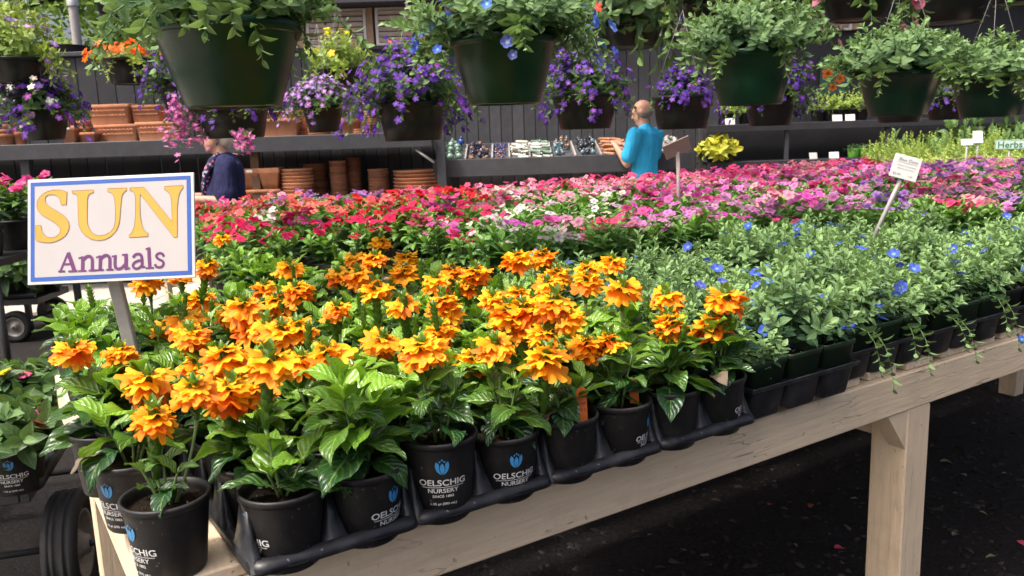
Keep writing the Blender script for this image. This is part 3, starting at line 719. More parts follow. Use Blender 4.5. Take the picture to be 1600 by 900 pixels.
EVBM = [tpl_mesh('blossom', t, M_['petal']) for t in EVB]
VIB = [blossom_tpl(5, e, .30, 2, .05, .08, p, 1, .10) for e, p in (((.5, .25, .3), 0), ((.6, .4, .4), 1.5), ((.45, .2, .3), 3.))]
VIBM = [tpl_mesh('blossom', t, M_['petal']) for t in VIB]

# ------------------------------------------------------------------ pots
PH, PR, PB = .100, .0528, .0415
def pot_prof(h=PH, rt=PR, rb=PB, lip=.010, th=.0022):
    return [(0, .003), (rb*.9, .003), (rb*.96, 0), (rb, .003), (rb+(rt-rb)*.88, h-lip-.001), (rt-.001, h-lip), (rt+.0012, h-lip+.001), (rt+.0022, h-.003), (rt+.001, h), (rt-th, h-.0005), (rt-th-.001, h-lip), (rb+(rt-rb)*.7-th, h*.72)]
POTM = MB().lathe(pot_prof(), 44).mesh('pot', M_['black'])
def soil_mesh(r, z, n=18, seed=0):
    r_ = np.random.default_rng(seed); b = MB(); v = [(0, 0, z+.004)]; f = []
    for k in (1, 2, 3):
        for i in range(n): q = 2*PI*i/n; v.append((r*k/3*math.cos(q), r*k/3*math.sin(q), z+(r_.uniform(-.003, .003) if k < 3 else 0)))
    for i in range(n): f.append((0, 1+i, 1+(i+1) % n))
    for k in range(2):
        for i in range(n): j = (i+1) % n; f.append((1+k*n+i, 1+(k+1)*n+i, 1+(k+1)*n+j, 1+k*n+j))
    b.raw(v, f)
    for _ in range(16):
        q = r_.uniform(0, 6.3); d = r*math.sqrt(r_.uniform(0, .8)); s = r_.uniform(.0008, .0024)
        b.lathe([(0, -s), (s, 0), (0, s)], 5, mat4((d*math.cos(q), d*math.sin(q), z+.002)), 1 if r_.random() < .5 else 0)
    return b.mesh('soil', [M_['soil'], M_['perlite']])
SOILM = [soil_mesh(PR-.0035, PH-.016, 18, k) for k in range(3)]

def poly_tri(pts):
    tr = tessellate_polygon([[Vector((p[0], p[1], 0)) for p in pts]]); return [tuple(t) for t in tr]
def serif_text(txt, size):
    """capitals with slab serifs added to the built-in letters"""
    v, f = text_mesh(txt, size, size*.012); return v, f
def wrap(v2, h=PH, rt=PR, rb=PB, off=.0007, k=1.):
    out = []
    for x, z in v2:
        r = rb+(rt-rb)*min(1, max(0, z/(h-.010)))*.9+off
        out.append((r*math.sin(x/r), -r*math.cos(x/r), z))
    return out
def subdiv_poly(pts, n=4):
    o = []
    for i, p in enumerate(pts):
        q = pts[(i+1) % len(pts)]
        for k in range(n): o.append((p[0]+(q[0]-p[0])*k/n, p[1]+(q[1]-p[1])*k/n))
    return o
def make_logo(h=PH, rt=PR, rb=PB, k=1.):
    lg = MB()
    side = [(0.4, -8), (3.2, -6.5), (5.8, -3.8), (7.4, 0), (7.8, 3.2), (7.3, 5.6), (6.6, 8.0), (5.2, 6.4), (3.8, 5.4), (3.2, 3.0), (3.6, 0.2), (3.1, -2.8), (1.8, -5.4)]
    cen = [(0, -7.2), (1.6, -4.6), (2.6, -1.8), (2.7, .8), (1.8, 3.6), (0, 6.0), (-1.8, 3.6), (-2.7, .8), (-2.6, -1.8), (-1.6, -4.6)]
    zc = .066*k/1.
    def put(pts):
        p2 = [(a*.00125*k, h*.655+b*.00125*k) for a, b in pts]; lg.raw(wrap(p2, h, rt, rb), poly_tri(pts))
    put(side); put([(-a, b) for a, b in side][::-1]); put(cen)
    for cx, cy in ((-2.6, 7.6), (0, 9.4), (2.6, 7.6)): put([(cx+1.1*math.cos(q), cy+1.1*math.sin(q)) for q in np.linspace(0, 2*PI, 11)[:-1]])
    tx = MB()
    for s, size, zz in (('OELSCHIG', .0125, .395), ('NURSERY', .0088, .288), ('SINCE 1882', .0052, .218), ('1.25 pt (595 mL)', .0048, .105)):
        v, f = serif_text(s, size*k); v2 = [(a[0]*1.16, a[1]+h*zz) for a in v]; tx.raw(wrap(v2, h, rt, rb), f)
    ln = [(x, h*.374) for x in np.linspace(-.030*k, .030*k, 13)]; ln += [(x, h*.366) for x in np.linspace(.030*k, -.030*k, 13)]
    tx.raw(wrap(ln, h, rt, rb), [(i, i+1, 24-i, 25-i) for i in range(12)])
    return lg.mesh('logo', M_['logo']), tx.mesh('lettering', M_['white'])
LOGO, LETTER = make_logo()

# ------------------------------------------------------------------ crossandra: the orange-flowered plants
def spike_mesh(n=7, L=.05, r=.0065):
    b = MB(); b.tube([(0, 0, -L), (0, 0, -L*.5), (0, 0, 0), (0, 0, .012), (0, 0, .022)], [r*.55, r*.9, r, r*.75, r*.2], 8, c=(.5, .5, .5))
    k = 0
    for i in range(n):
        z = -L*.9+i*(L*1.15)/n
        for j in range(4):
            q = j*PI/2+(i % 2)*PI/4
            b.tpl(age(OVS, .45), npm(mat4((r*.55*math.sin(q), r*.55*math.cos(q), z), -q, rad(72), 0, .018)))
    return b.mesh('flower_spike', M_['cross'])
SPIKE = [spike_mesh(6, .045, .006), spike_mesh(9, .085, .0085)]
TIERS = ((3, .008, .002, rad(30), .016, 0), (5, .004, .004, rad(12), .026, 0), (5, -.001, .006, rad(-4), .033, 1), (6, -.007, .007, rad(-22), .033, 1), (4, -.014, .006, rad(-48), .029, 2))
def head_layout(seed, k=1.):
    r_ = random.Random(seed); L = []; ph0 = r_.uniform(0, 6.3)
    for ti, (n, z, rr, tilt, s, ci) in enumerate(TIERS):
        if ti == 4 and r_.random() < .62: continue
        if ti == 0 and r_.random() < .35: continue
        for i in range(n):
            if r_.random() < .12: continue
            q = ph0+ti*.9+i*2*PI/n+r_.uniform(-.25, .25)
            L.append((mat4((rr*math.sin(q)*k, rr*math.cos(q)*k, z*k), -q, tilt+r_.uniform(-.3, .3), r_.uniform(-.4, .4), s*k*r_.uniform(.85, 1.15)), min(2, max(0, ci+r_.choice((-1, 0, 0, 0, 1))))*3+r_.randrange(3)))
    return L
HEADM = []
for s_ in range(5):
    b = MB()
    for M, ci in head_layout(100+s_): b.tpl(FAN[ci], npm(M))
    HEADM.append(b.mesh('florets', M_['orange']))

def crossandra_leaves(seed, n, hgt, spread, young, size):
    """list of (matrix, shape, age index) and stems for one plant; origin at the pot's bottom"""
    r_ = random.Random(seed); out = []; stems = []
    ns = r_.choice((2, 3, 3))
    z0 = PH-.016; per = max(4, n//ns)
    for k in range(ns):
        a = k*2*PI/ns+r_.uniform(-.6, .6); rr = spread*r_.uniform(.25, .6) if ns > 1 else .01
        hk = hgt*r_.uniform(.75, 1.1)
        pts = [np.array((.006*math.sin(a), .006*math.cos(a), z0)), np.array((rr*.5*math.sin(a), rr*.5*math.cos(a), z0+hk*.5)), np.array((rr*math.sin(a), rr*math.cos(a), z0+hk))]
        stems.append(pts)
        tw = r_.uniform(0, 6.3)
        for i in range(per):
            t = (i//2*2+1)/per; t = min(1, .12+.9*t)
            p = pts[0]*(1-t)**2+2*pts[1]*t*(1-t)+pts[2]*t*t
            az = tw+(i//2)*PI/2+(i % 2)*PI+r_.uniform(-.35, .35)
            top = t**1.3
            el = rad(-8+58*top)+r_.uniform(-.3, .3)
            L = size*(1.0-.45*top)*r_.uniform(.75, 1.15)
            ag = young*(top**1.6)*1.15+r_.uniform(-.14, .14); ai = 0 if ag < .18 else 1 if ag < .42 else 2 if ag < .78 else 3
            out.append((orient(p, az, el, L, r_.uniform(-.35, .35)), r_.randrange(5), ai))
    return out, stems

def stem_mesh(stems, r=.0022):
    b = MB()
    for p in stems:
        q = [p[0]*(1-t)**2+2*p[1]*t*(1-t)+p[2]*t*t for t in np.linspace(0, 1, 6)]
        b.tube(q, [r, r, r*.9, r*.8, r*.7, r*.5], 6)
    return b.mesh('stem', M_['stem'])

PLANTS = []      # (thing, position, near?, heads)
def crossandra(u, v, z, near, label, group, seed, n=26, hgt=.085, spread=.06, young=.85, size=.085, logo=None, rz=None, tilt=(0, 0)):
    P = T(u, v, z); rz_ = random.Random(seed).uniform(0, 6.3) if rz is None else rz
    t = thing('crossandra_plant', label, 'potted plant', mat4(P, rz_, tilt[0], tilt[1]), group)
    pot = ob('pot', POTM, t)
    if logo is not None:
        Ml = mat4((0, 0, 0), logo-rz_); ob('logo', LOGO, pot, Ml); ob('lettering', LETTER, pot, Ml)
    ob('soil', SOILM[seed % 3], t)
    lv, st = crossandra_leaves(seed, n, hgt, spread, young, size)
    if near:
        ob('stem', stem_mesh(st), t)
        for M, sh_, ai in lv: ob('leaf', CLM[sh_][ai], t, M)
    PLANTS.append([t, P, near, 0, rz_, seed])
    return t
FOLM = []
for s_ in range(6):
    b = MB(); lv, st = crossandra_leaves(900+s_, 32, .080, .075, .85, .092)
    for M, sh_, ai in lv: b.tpl(age(CL[sh_], AGES[ai]), npm(M))
    for p in st: b.tube(p, .002, 5, c=(.4, 1, 1))
    FOLM.append(b.mesh('foliage', M_['cross']))

# ------------------------------------------------------------------ trays
CW, CP = .2195, .1135
def round_tray(rows=5):
    W, D = CW, .0+CP*rows; b = MB()
    prof = [(.016, .0165), (.013, .024), (.008, .0295), (.002, .0285), (-.003, .024), (-.0055, .015), (-.0035, .0148), (-.0015, .0215)]
    loft(b, [[(x, y, z) for x, y in rrect(i, W-i, i, D-i, .022)] for i, z in prof])
    b.raw([(.014, .014, .017), (W-.014, .014, .017), (W-.014, D-.014, .017), (.014, D-.014, .017)], [(0, 1, 2, 3)])
    for i in range(2):
        for j in range(rows):
            b.lathe([(0, .0008), (.040, .0008), (.044, .004), (.047, .0165), (.051, .0170), (.0535, .0190), (.052, .0165)], 28, mat4((.0545+i*.1105, .046+j*CP, 0)))
    for j in range(rows+1):
        if j == rows: break
        for i in (0, 1, 2):
            x = (.006, W/2, W-.006)[i]; y = .048+j*CP
            e = .019 if i == 1 else .009
            loft(b, [[(x+a*k*e, y+c_*kk, z) for a, c_ in ((-1, -1), (1, -1), (1, 1), (-1, 1))] for k, kk, z in ((1, .046, .0172), (.7, .034, .032), (.4, .024, .056), (.16, .016, .084))], False, True)
    return b.mesh('pot_tray', M_['tray'])
RTRAY = round_tray(5)
QP = .102
def square_tray(cols=3, rows=6):
    b = MB(); W, D = cols*QP, rows*QP
    for (x0, x1, y0, y1) in [(0, W, -.004, .0), (0, W, D, D+.004)]: b.box(x0, x1, y0, y1, .057, .0655, bev=.0012)
    for (x0, x1) in [(-.004, 0), (W, W+.004)]: b.box(x0, x1, -.004, D+.004, .057, .0655, bev=.0012)
    b.raw([(0, 0, .0615), (W, 0, .0615), (W, D, .0615), (0, D, .0615)], [(0, 1, 2, 3)])
    for i in range(cols):
        for j in range(rows):
            cx, cy = (i+.5)*QP, (j+.5)*QP
            loft(b, [[(x, y, z) for x, y in rrect(cx-h, cx+h, cy-h, cy+h, .008, 3)] for h, z in ((.036, .0006), (.0375, .0006), (.039, .004), (.0465, .058))], True, False)
    return b.mesh('pot_tray', M_['tray'])
STRAY = square_tray()
def square_pot(mat):
    b = MB(); rt, rb, h = .0485, .037, .108
    loft(b, [[(x, y, z) for x, y in rrect(-a, a, -a, a, .009, 4)] for a, z in ((rb, .0), (rt-.002, h-.012), (rt-.0005, h-.0115), (rt+.001, h-.002), (rt+.0005, h), (rt-.002, h-.0003), (rt-.003, h-.011), (rb, h*.6))], True)
    return b.mesh('pot', mat)
SQG, SQB = square_pot(M_['greenpot']), square_pot(M_['black'])
def sq_soil():
    b = MB(); r_ = np.random.default_rng(5); k = 6; g = np.linspace(-.0435, .0435, k)
    v = [(x, y, .094+r_.uniform(-.002, .002)) for y in g for x in g]; b.raw(v, [(j*k+i, j*k+i+1, j*k+k+i+1, j*k+k+i) for j in range(k-1) for i in range(k-1)])
    for _ in range(14): b.lathe([(0, -.0016), (.0018, 0), (0, .0016)], 5, mat4((r_.uniform(-.04, .04), r_.uniform(-.04, .04), .095)), 1)
    return b.mesh('soil', [M_['soil'], M_['perlite']])
SQS = sq_soil()
def seen(P, mx=70, my=120):
    x, y, d = proj(P); return -mx < x < 1600+mx and -my < y < 900+my
trl = ['black moulded tray at the left front corner holding the sparse leafy pots', 'black moulded tray second from the left along the front rail', 'black moulded tray with the orange-tagged pot on the front rail', 'black moulded tray rightmost of those under the orange flowers']
for i in range(4):
    for j in range(2):
        u0 = .101+.2225*i
        o = ob('pot_tray', RTRAY, None, Matrix.Translation(Vector(T(u0, -.066+.572*j, DECK+.001))) @ BENCH)
        tag(o, trl[i] if j == 0 else 'black moulded tray under the back rows of orange flowers, '+ordw(i+1)+' from the left', 'plant tray', 'trays under the orange flowers')

# ------------------------------------------------------------------ orange plants on the bench
US = [.101+.2225*i+.0545+.1105*k for i in range(4) for k in range(2)]
ZP_ = DECK+.0035; VR = -.020
flab = {0: 'leafy plant with a few big drooping leaves in the left front pot of the tray', 1: 'lush bright green puckered plant without flowers in the front row', 2: 'orange-flowered plant in the tall-standing pot with blue tulip logo',
        3: 'orange-flowered plant in the logo pot under a hanging white-veined leaf', 4: 'orange-flowered plant in the black pot with an orange tag', 5: 'orange-flowered plant right of the pot with the orange tag', 6: 'orange-flowered plant second from the green square pots in front', 7: 'orange-flowered plant next to the green square pots in the front row'}
nleaf = [14, 40, 24, 24, 22, 26, 32, 32]; hg = [.05, .135, .09, .09, .085, .09, .10, .105]; yg = [.8, 1.3, .7, .7, .65, .8, 1., 1.]; szs = [.105, .105, .078, .078, .085, .085, .09, .092]
logos = [rad(-50), rad(60), rad(8), rad(22), None, rad(70), None, rad(75)]
for i, u in enumerate(US):
    dz = .022 if i == 2 else 0.
    crossandra(u, VR+(-.008 if i == 2 else 0), ZP_+dz, True, flab[i], 'orange-flowered plants on the front bench', 40+i, nleaf[i], hg[i], .06, yg[i], szs[i], None if logos[i] is None else logos[i]+TH*0, None)
qa = at_z(258, 772, DECK+.1)
ua, va = tb(qa)
crossandra(ua, va, DECK+.001, True, 'stout-spiked orange-flowered plant in the logo pot alone on the bare corner', 'orange-flowered plants on the front bench', 71, 12, .07, .05, .55, .062, rad(-38), None)
for px, py, sd, lg in ((165, 668, 72, rad(60)), (205, 712, 73, rad(-20))):
    q = at_z(px, py, DECK+.1); a, b_ = tb(q)
    crossandra(a, b_, DECK+.001, True, 'orange-flowered plant with long glossy leaves behind the corner pot' if sd == 72 else 'low black logo pot squeezed between the corner pot and the left edge pot', 'orange-flowered plants on the front bench', sd, 26 if sd == 72 else 10, .09, .07, .95, .105, lg, None)
ORD = ['zeroth', 'first', 'second', 'third', 'fourth', 'fifth', 'sixth', 'seventh', 'eighth', 'ninth', 'tenth', 'eleventh', 'twelfth', 'thirteenth', 'fourteenth', 'fifteenth', 'sixteenth']
cells = []
for j in range(1, 10):
    for u in US: cells.append((u, VR+CP*j+(.0045 if j > 4 else 0)))
for j in range(3, 10): cells.append((.045, .02+CP*j))
for j in range(4):
    for k in range(5): cells.append((.56+.118*k, 1.34+.118*j))
for n_, (u, v) in enumerate(cells):
    if u+.55*v > 1.56: continue
    P = T(u, v, DECK+.2)
    if not seen(P): continue
    d = proj(P)[2]; near = d < 1.72 and v < .30
    zz = ZP_ if v < 1.2 else DECK+.003
    lab = 'orange-flowered plant in the second and third rows behind the front pots' if near else ('orange-flowered plant packed in the back rows of the front bench' if v < 1.2 else 'orange-flowered plant on the second bench behind the sign')
    if v < 1.2: lab = 'orange-flowered plant in the '+ordw(int(round((v-VR)/CP))+1)+' row from the front, '+(ordw(int(round((u-US[0])/.1112))+1)+' tray pot from the left' if u > .1 else 'outside the trays at the left')
    else: lab = 'orange-flowered plant on the second bench, '+ordw(int(round((v-1.34)/.118))+1)+' row, '+ordw(int(round((u-.56)/.118))+1)+' from the left'
    t = crossandra(u, v, zz, near, lab, 'orange-flowered plants on the front bench', 200+n_, 30, .085, .07, .95, .095)
    if not near: ob('foliage', FOLM[n_ % 6], t, mat4((0, 0, 0), 0, 0, 0, (1, 1, random.uniform(.85, 1.1))))

HEADS = [(347,370),(323,413),(230,437),(283,430),(312,465),(292,518),(357,488),(380,477),(287,497),(260,510),(113,543),(187,548),(350,553),(393,510),(300,520),(413,447),(432,470),(417,508),(440,515),(463,452),(463,505),(309,569),(302,606),(361,606),(366,581),(419,562),(470,564),(405,601),
 (595,377),(452,417),(528,427),(560,427),(585,403),(635,402),(633,423),(465,455),(430,472),(527,482),(587,450),(630,473),(680,437),(705,420),(743,425),(730,447),(690,467),(697,483),(687,513),(770,465),(793,487),(467,512),(510,553),(597,530),(660,543),(773,537),(740,560),(553,400),
 (847,398),(808,403),(810,457),(870,428),(957,408),(917,417),(917,437),(973,448),(855,443),(865,470),(887,493),(817,480),(813,507),(853,520),(853,557),(820,540),(915,537),(953,530),(1040,463),(1047,500),(1133,463),(1110,503),(240,650),(231,591)]
hn = 0
for px, py in HEADS:
    r = ray(px, py); best = None
    for k, pl in enumerate(PLANTS):
        P = pl[1]
        t_ = ((P-EYE)[:2] @ r[:2])/(r[:2] @ r[:2]); Q = EYE+r*t_
        off = np.linalg.norm((Q-P)[:2]); h = Q[2]-P[2]
        if off > .10 or h < .12 or h > .30: continue
        want = .212 if py > 480 else .225
        cost = off*1.5+abs(h-want)*1.0+pl[3]*.045
        if pl[5] == 41: cost += .06
        if best is None or cost < best[0]: best = (cost, k, Q, h)
    if best is None: continue
    _, k, Q, h = best; pl = PLANTS[k]; pl[3] += 1
    t = pl[0]; Ml = t.matrix_basis.inverted(); q = Ml @ Vector(Q); hn += 1
    r_ = random.Random(hn); big = (px, py) == (240, 650)
    tx, ty = r_.uniform(-.18, .18), r_.uniform(-.18, .18)
    d = proj(Q)[2]; sp = SPIKE[1 if (big or r_.random() < .35) else 0]
    ks = r_.uniform(.72, 1.05)
    hd = ob('flower_spike', sp, t, mat4(q, r_.uniform(0, 6.3), tx, ty))
    L = .085 if sp is SPIKE[1] else .045
    base = np.array((q.x*.25, q.y*.25, PH-.016)); top = np.array((hd.matrix_basis @ Vector((0, 0, -L*.98)))[:])
    mid = (base+top)/2+np.array((q.x*.15, q.y*.15, 0))
    st = MB(); st.tube([base*(1-s)**2+2*mid*s*(1-s)+top*s*s for s in np.linspace(0, 1, 7)], [.0024, .0022, .002, .0019, .0018, .002, .0032], 6)
    st.build('stalk', M_['stem'], t)
    if d < 1.75:
        for M, ci in head_layout(300+hn, ks): ob('floret', FANM[ci], hd, M)
    else: ob('florets', HEADM[hn % 5], hd, mat4((0, 0, 0), r_.uniform(0, 6.3), 0, 0, ks))
# a few green buds and spent brown flowers
for pl in PLANTS:
    r_ = random.Random(pl[5]*7)
    if pl[5] in (40, 41, 73): continue
    for _ in range(r_.choice((0, 0, 1))):
        ob('flower_bud', SPIKE[0], pl[0], mat4((r_.uniform(-.05, .05), r_.uniform(-.05, .05), r_.uniform(.2, .255)), r_.uniform(0, 6), r_.uniform(-.25, .25), 0, r_.uniform(.6, .9)))
DRYM = tpl_mesh('dry_leaf', CL[3], M_['dry'])
for pl in PLANTS:
    if not pl[2]: continue
    r_ = random.Random(pl[5]*11+3)
    for _ in range(r_.choice((0, 1, 2))):
        q = r_.uniform(0, 6.3); ob('spent_floret', FANM[6+r_.randrange(3)], pl[0], mat4((.036*math.cos(q), .036*math.sin(q), PH-.008), r_.uniform(0, 6), r_.uniform(-.9, .5), 0, r_.uniform(.009, .014)))
    if r_.random() < .45: q = r_.uniform(0, 6.3); ob('dry_leaf', DRYM, pl[0], orient((.03*math.sin(q), .03*math.cos(q), PH), q, rad(20), r_.uniform(.05, .075), .4))
print('heads', hn, 'plants', len(PLANTS))

# ------------------------------------------------------------------ blue-flowered evolvulus in square pots
def sprig(b, p0, p1, p2, r_, nlv, ls, tipa, M0=None, spread=1.0, lt=OV, sm=True, stemr=.0009):
    q = [p0*(1-t)**2+2*p1*t*(1-t)+p2*t*t for t in np.linspace(0, 1, 6)]
    b.tube(q, [stemr*1.3, stemr*1.2, stemr, stemr, stemr*.8, stemr*.5], 4, c=(.35, 1, 1), cap=False)
    az = r_.uniform(0, 6.3)
    for i in range(nlv):
        t = .15+.85*(i/nlv)**.75; p = p0*(1-t)**2+2*p1*t*(1-t)+p2*t*t; dr = (2*(p1-p0)*(1-t)+2*(p2-p1)*t); dr = dr/(np.linalg.norm(dr)+1e-9)
        az += 2.4+r_.uniform(-.3, .3)
        e = np.array((math.sin(az), math.cos(az), 0)); e = e-dr*(e @ dr); nn = np.linalg.norm(e)
        if nn < .1: continue
        e /= nn; up = .35+.9*max(0, t-.6)/.4*.9
        d = e*math.cos(up)+dr*math.sin(up); nrm = dr*math.cos(up)-e*math.sin(up); xx = np.cross(d, nrm)
        s = ls*(1.0 if t < .8 else 1.0-.5*(t-.8)/.2)*r_.uniform(.75, 1.15)*spread
        M = np.eye(4); M[:3, 0] = xx*s; M[:3, 1] = d*s; M[:3, 2] = nrm*s; M[:3, 3] = p
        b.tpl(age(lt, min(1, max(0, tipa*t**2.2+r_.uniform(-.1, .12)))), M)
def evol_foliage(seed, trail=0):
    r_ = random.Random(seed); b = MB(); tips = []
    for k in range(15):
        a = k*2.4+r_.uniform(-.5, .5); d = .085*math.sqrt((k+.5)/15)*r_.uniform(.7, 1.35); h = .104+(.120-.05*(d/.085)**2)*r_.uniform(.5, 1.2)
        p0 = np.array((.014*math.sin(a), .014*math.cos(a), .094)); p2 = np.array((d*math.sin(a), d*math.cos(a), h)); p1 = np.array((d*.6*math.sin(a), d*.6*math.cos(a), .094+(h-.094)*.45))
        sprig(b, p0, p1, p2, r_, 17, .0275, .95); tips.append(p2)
    for k in range(trail):
        a = PI+r_.uniform(-.7, .7); L = r_.uniform(.09, .15)
        p0 = np.array((.02*math.sin(a), .02*math.cos(a), .10)); p1 = np.array((.11*math.sin(a), .11*math.cos(a), .135)); p2 = np.array((.125*math.sin(a), .125*math.cos(a), .12-L))
        sprig(b, p0, p1, p2, r_, 16, .026, .6); tips.append(p2*.8+p1*.2)
    return b.mesh('foliage', M_['evol']), tips
EVF = [evol_foliage(500+k) for k in range(7)]; EVT = [evol_foliage(600, 2), evol_foliage(603, 1)]
def vlim(u): return .80 if u < 2.2 else max(.33, .80-.75*(u-2.2))
EV = []
tl = {0: 'black square-celled tray of green pots beside the orange flowers', 1: 'black square-celled tray set back on the front bench beside the green pots', 2: 'black square-celled tray above the bench leg', 3: 'black square-celled tray at the right edge of view'}
u_ = 1.002; setb = [-.048, -.006, -.008, .0]+[.02]*10; k = 0
while u_ < 3.75:
    for j in range(2):
        v0 = setb[k]+.62*j
        if seen(T(u_+.15, v0+.3, DECK+.1), 250) and v0+.61 < 1.3:
            o = ob('pot_tray', STRAY, None, Matrix.Translation(Vector(T(u_, v0, DECK+.001))) @ BENCH)
            tag(o, tl.get(k, 'black square-celled front tray, '+ordw(k+1)+' from the orange flowers') if j == 0 else 'black square-celled tray under the back rows of blue flowers, '+ordw(k+1)+' from the orange flowers', 'plant tray', 'trays under the blue flowers')
        for a in range(3):
            for b2 in range(6):
                u, v = u_+(a+.5)*QP, v0+(b2+.5)*QP; P = T(u, v, DECK+.0035)
                if v > vlim(u): continue
                if not seen(P+np.array([0, 0, .15]), 60): continue
                front = j == 0 and b2 == 0; n_ = len(EV)
                lab = ('blue-flowered grey-green plant in a dark green square pot in the front row' if k == 0 else 'trailing blue-flowered plant in the front row toward the right edge') if front else ('blue-flowered grey-green plant in the close-packed rows behind the square pots')
                lab = ('trailing ' if front and k in (1, 2) else '')+'blue-flowered plant, '+ordw(k*3+a+1)+' pot from the orange flowers in the '+ordw(j*6+b2+1)+' row from the front'
                t = thing('evolvulus_plant', lab, 'potted plant', mat4(P, TH), 'blue-flowered plants on the front bench')
                ob('pot', SQG if (k < 2 or random.random() < .5) else SQB, t); ob('soil', SQS, t)
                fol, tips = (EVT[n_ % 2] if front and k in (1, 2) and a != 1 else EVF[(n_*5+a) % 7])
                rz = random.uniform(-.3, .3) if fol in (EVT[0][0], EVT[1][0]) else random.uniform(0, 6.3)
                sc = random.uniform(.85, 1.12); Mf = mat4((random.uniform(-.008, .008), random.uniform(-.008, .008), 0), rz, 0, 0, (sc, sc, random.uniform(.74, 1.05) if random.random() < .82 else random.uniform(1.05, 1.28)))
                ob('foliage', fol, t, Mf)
                for q in range(random.choice((0, 1, 1, 2, 3))):
                    p = Mf @ Vector(random.choice(tips)); ob('blossom', EVBM[q % 2], t, mat4((p.x*1.05, p.y*1.05, p.z+.002), random.uniform(0, 6.3), random.uniform(-.2, 1.1), random.uniform(-.6, .6), random.uniform(.0095, .0135)), tuple(c*random.uniform(.7, 1.1) for c in BLUE))
                EV.append((t, P))
    u_ += 3*QP+(.024 if k == 0 else .008); k += 1
for px, py, h in ((1222, 498, .15), (1288, 490, .165), (1326, 513, .14), (1232, 541, .10), (1377, 497, .13), (1283, 470, .18), (1345, 389, .21), (1428, 420, .19), (1408, 449, .18), (1192, 434, .2), (1075, 386, .22), (1120, 420, .21), (1183, 447, .2), (1575, 232, .2), (1573, 338, .22), (1396, 397, .22), (1180, 430, .21), (1590, 360, .2)):
    Q = at_z(px, py, DECK+h); best = min(EV, key=lambda e: np.linalg.norm((e[1]-Q)[:2]))
    if np.linalg.norm((best[1]-Q)[:2]) > .14: continue
    t = best[0]; q = t.matrix_basis.inverted() @ Vector(Q)
    tocam = Vector(EYE-Q).normalized(); nrm = (tocam*.5+Vector((random.uniform(-.6, .6), random.uniform(-.5, .5), .6))).normalized()
    Mr = t.matrix_basis.to_3x3().inverted().to_4x4() @ nrm.to_track_quat('Z', 'Y').to_matrix().to_4x4()
    ob('blossom', EVBM[0], t, Matrix.Translation(q) @ Mr @ Matrix.Scale(.0150, 4), BLUE)
print('evolvulus', len(EV))

# ------------------------------------------------------------------ vinca
def vinca(seed):
    r_ = random.Random(seed); b = MB(); bl = []
    for k in range(7):
        a = k*2.4+r_.uniform(-.4, .4); d = .065*math.sqrt((k+.4)/7); h = PH+(.125-.04*(d/.065)**2)*r_.uniform(.8, 1.1)
        p0 = np.array((.01*math.sin(a), .01*math.cos(a), PH-.018)); p2 = np.array((d*math.sin(a), d*math.cos(a), h)); p1 = (p0+p2)/2+np.array((d*.2*math.sin(a), d*.2*math.cos(a), 0))
        sprig(b, p0, p1, p2, r_, 15, .052, .9, None, 1., VL[k % 3], stemr=.0016)
        for q in range(2):
            bl.append((p2+np.array((r_.uniform(-.03, .03), r_.uniform(-.03, .03), r_.uniform(.006, .028))), r_.uniform(0, 6.3), r_.uniform(-.25, .9), r_.uniform(-.6, .6), r_.uniform(.013, .0225)))
    return b.mesh('foliage', M_['vinca']), bl
VF = [vinca(700+k) for k in range(6)]
VJ = []
for fol, bl in VF:
    b = MB()
    for i, (p, rz, rx, ry, s) in enumerate(bl): b.tpl(VIB[i % 3], npm(mat4(p, rz, rx, ry, s)))
    VJ.append(b.mesh('blossoms', M_['petal']))
VP = MB().lathe(pot_prof(PH, .055, .042), 20).mesh('pot', M_['black'])
C_ = {'crimson': (.66, .018, .11), 'red': (.66, .012, .03), 'salmon': (.74, .14, .12), 'rose': (.74, .07, .20), 'pink': (.80, .30, .42), 'hot': (.72, .07, .28), 'magenta': (.64, .10, .44), 'lilac': (.70, .26, .56), 'violet': (.40, .17, .52), 'white': (.85, .74, .70), 'coral': (.72, .06, .055)}
W_ = {'crimson': 'deep rose', 'red': 'scarlet', 'salmon': 'salmon pink', 'rose': 'rose', 'pink': 'pale pink', 'hot': 'hot pink', 'magenta': 'magenta', 'lilac': 'lilac pink', 'violet': 'violet', 'white': 'white', 'coral': 'coral red'}
def pick(opts): 
    n_, w_ = zip(*opts); return random.choices(n_, w_)[0]
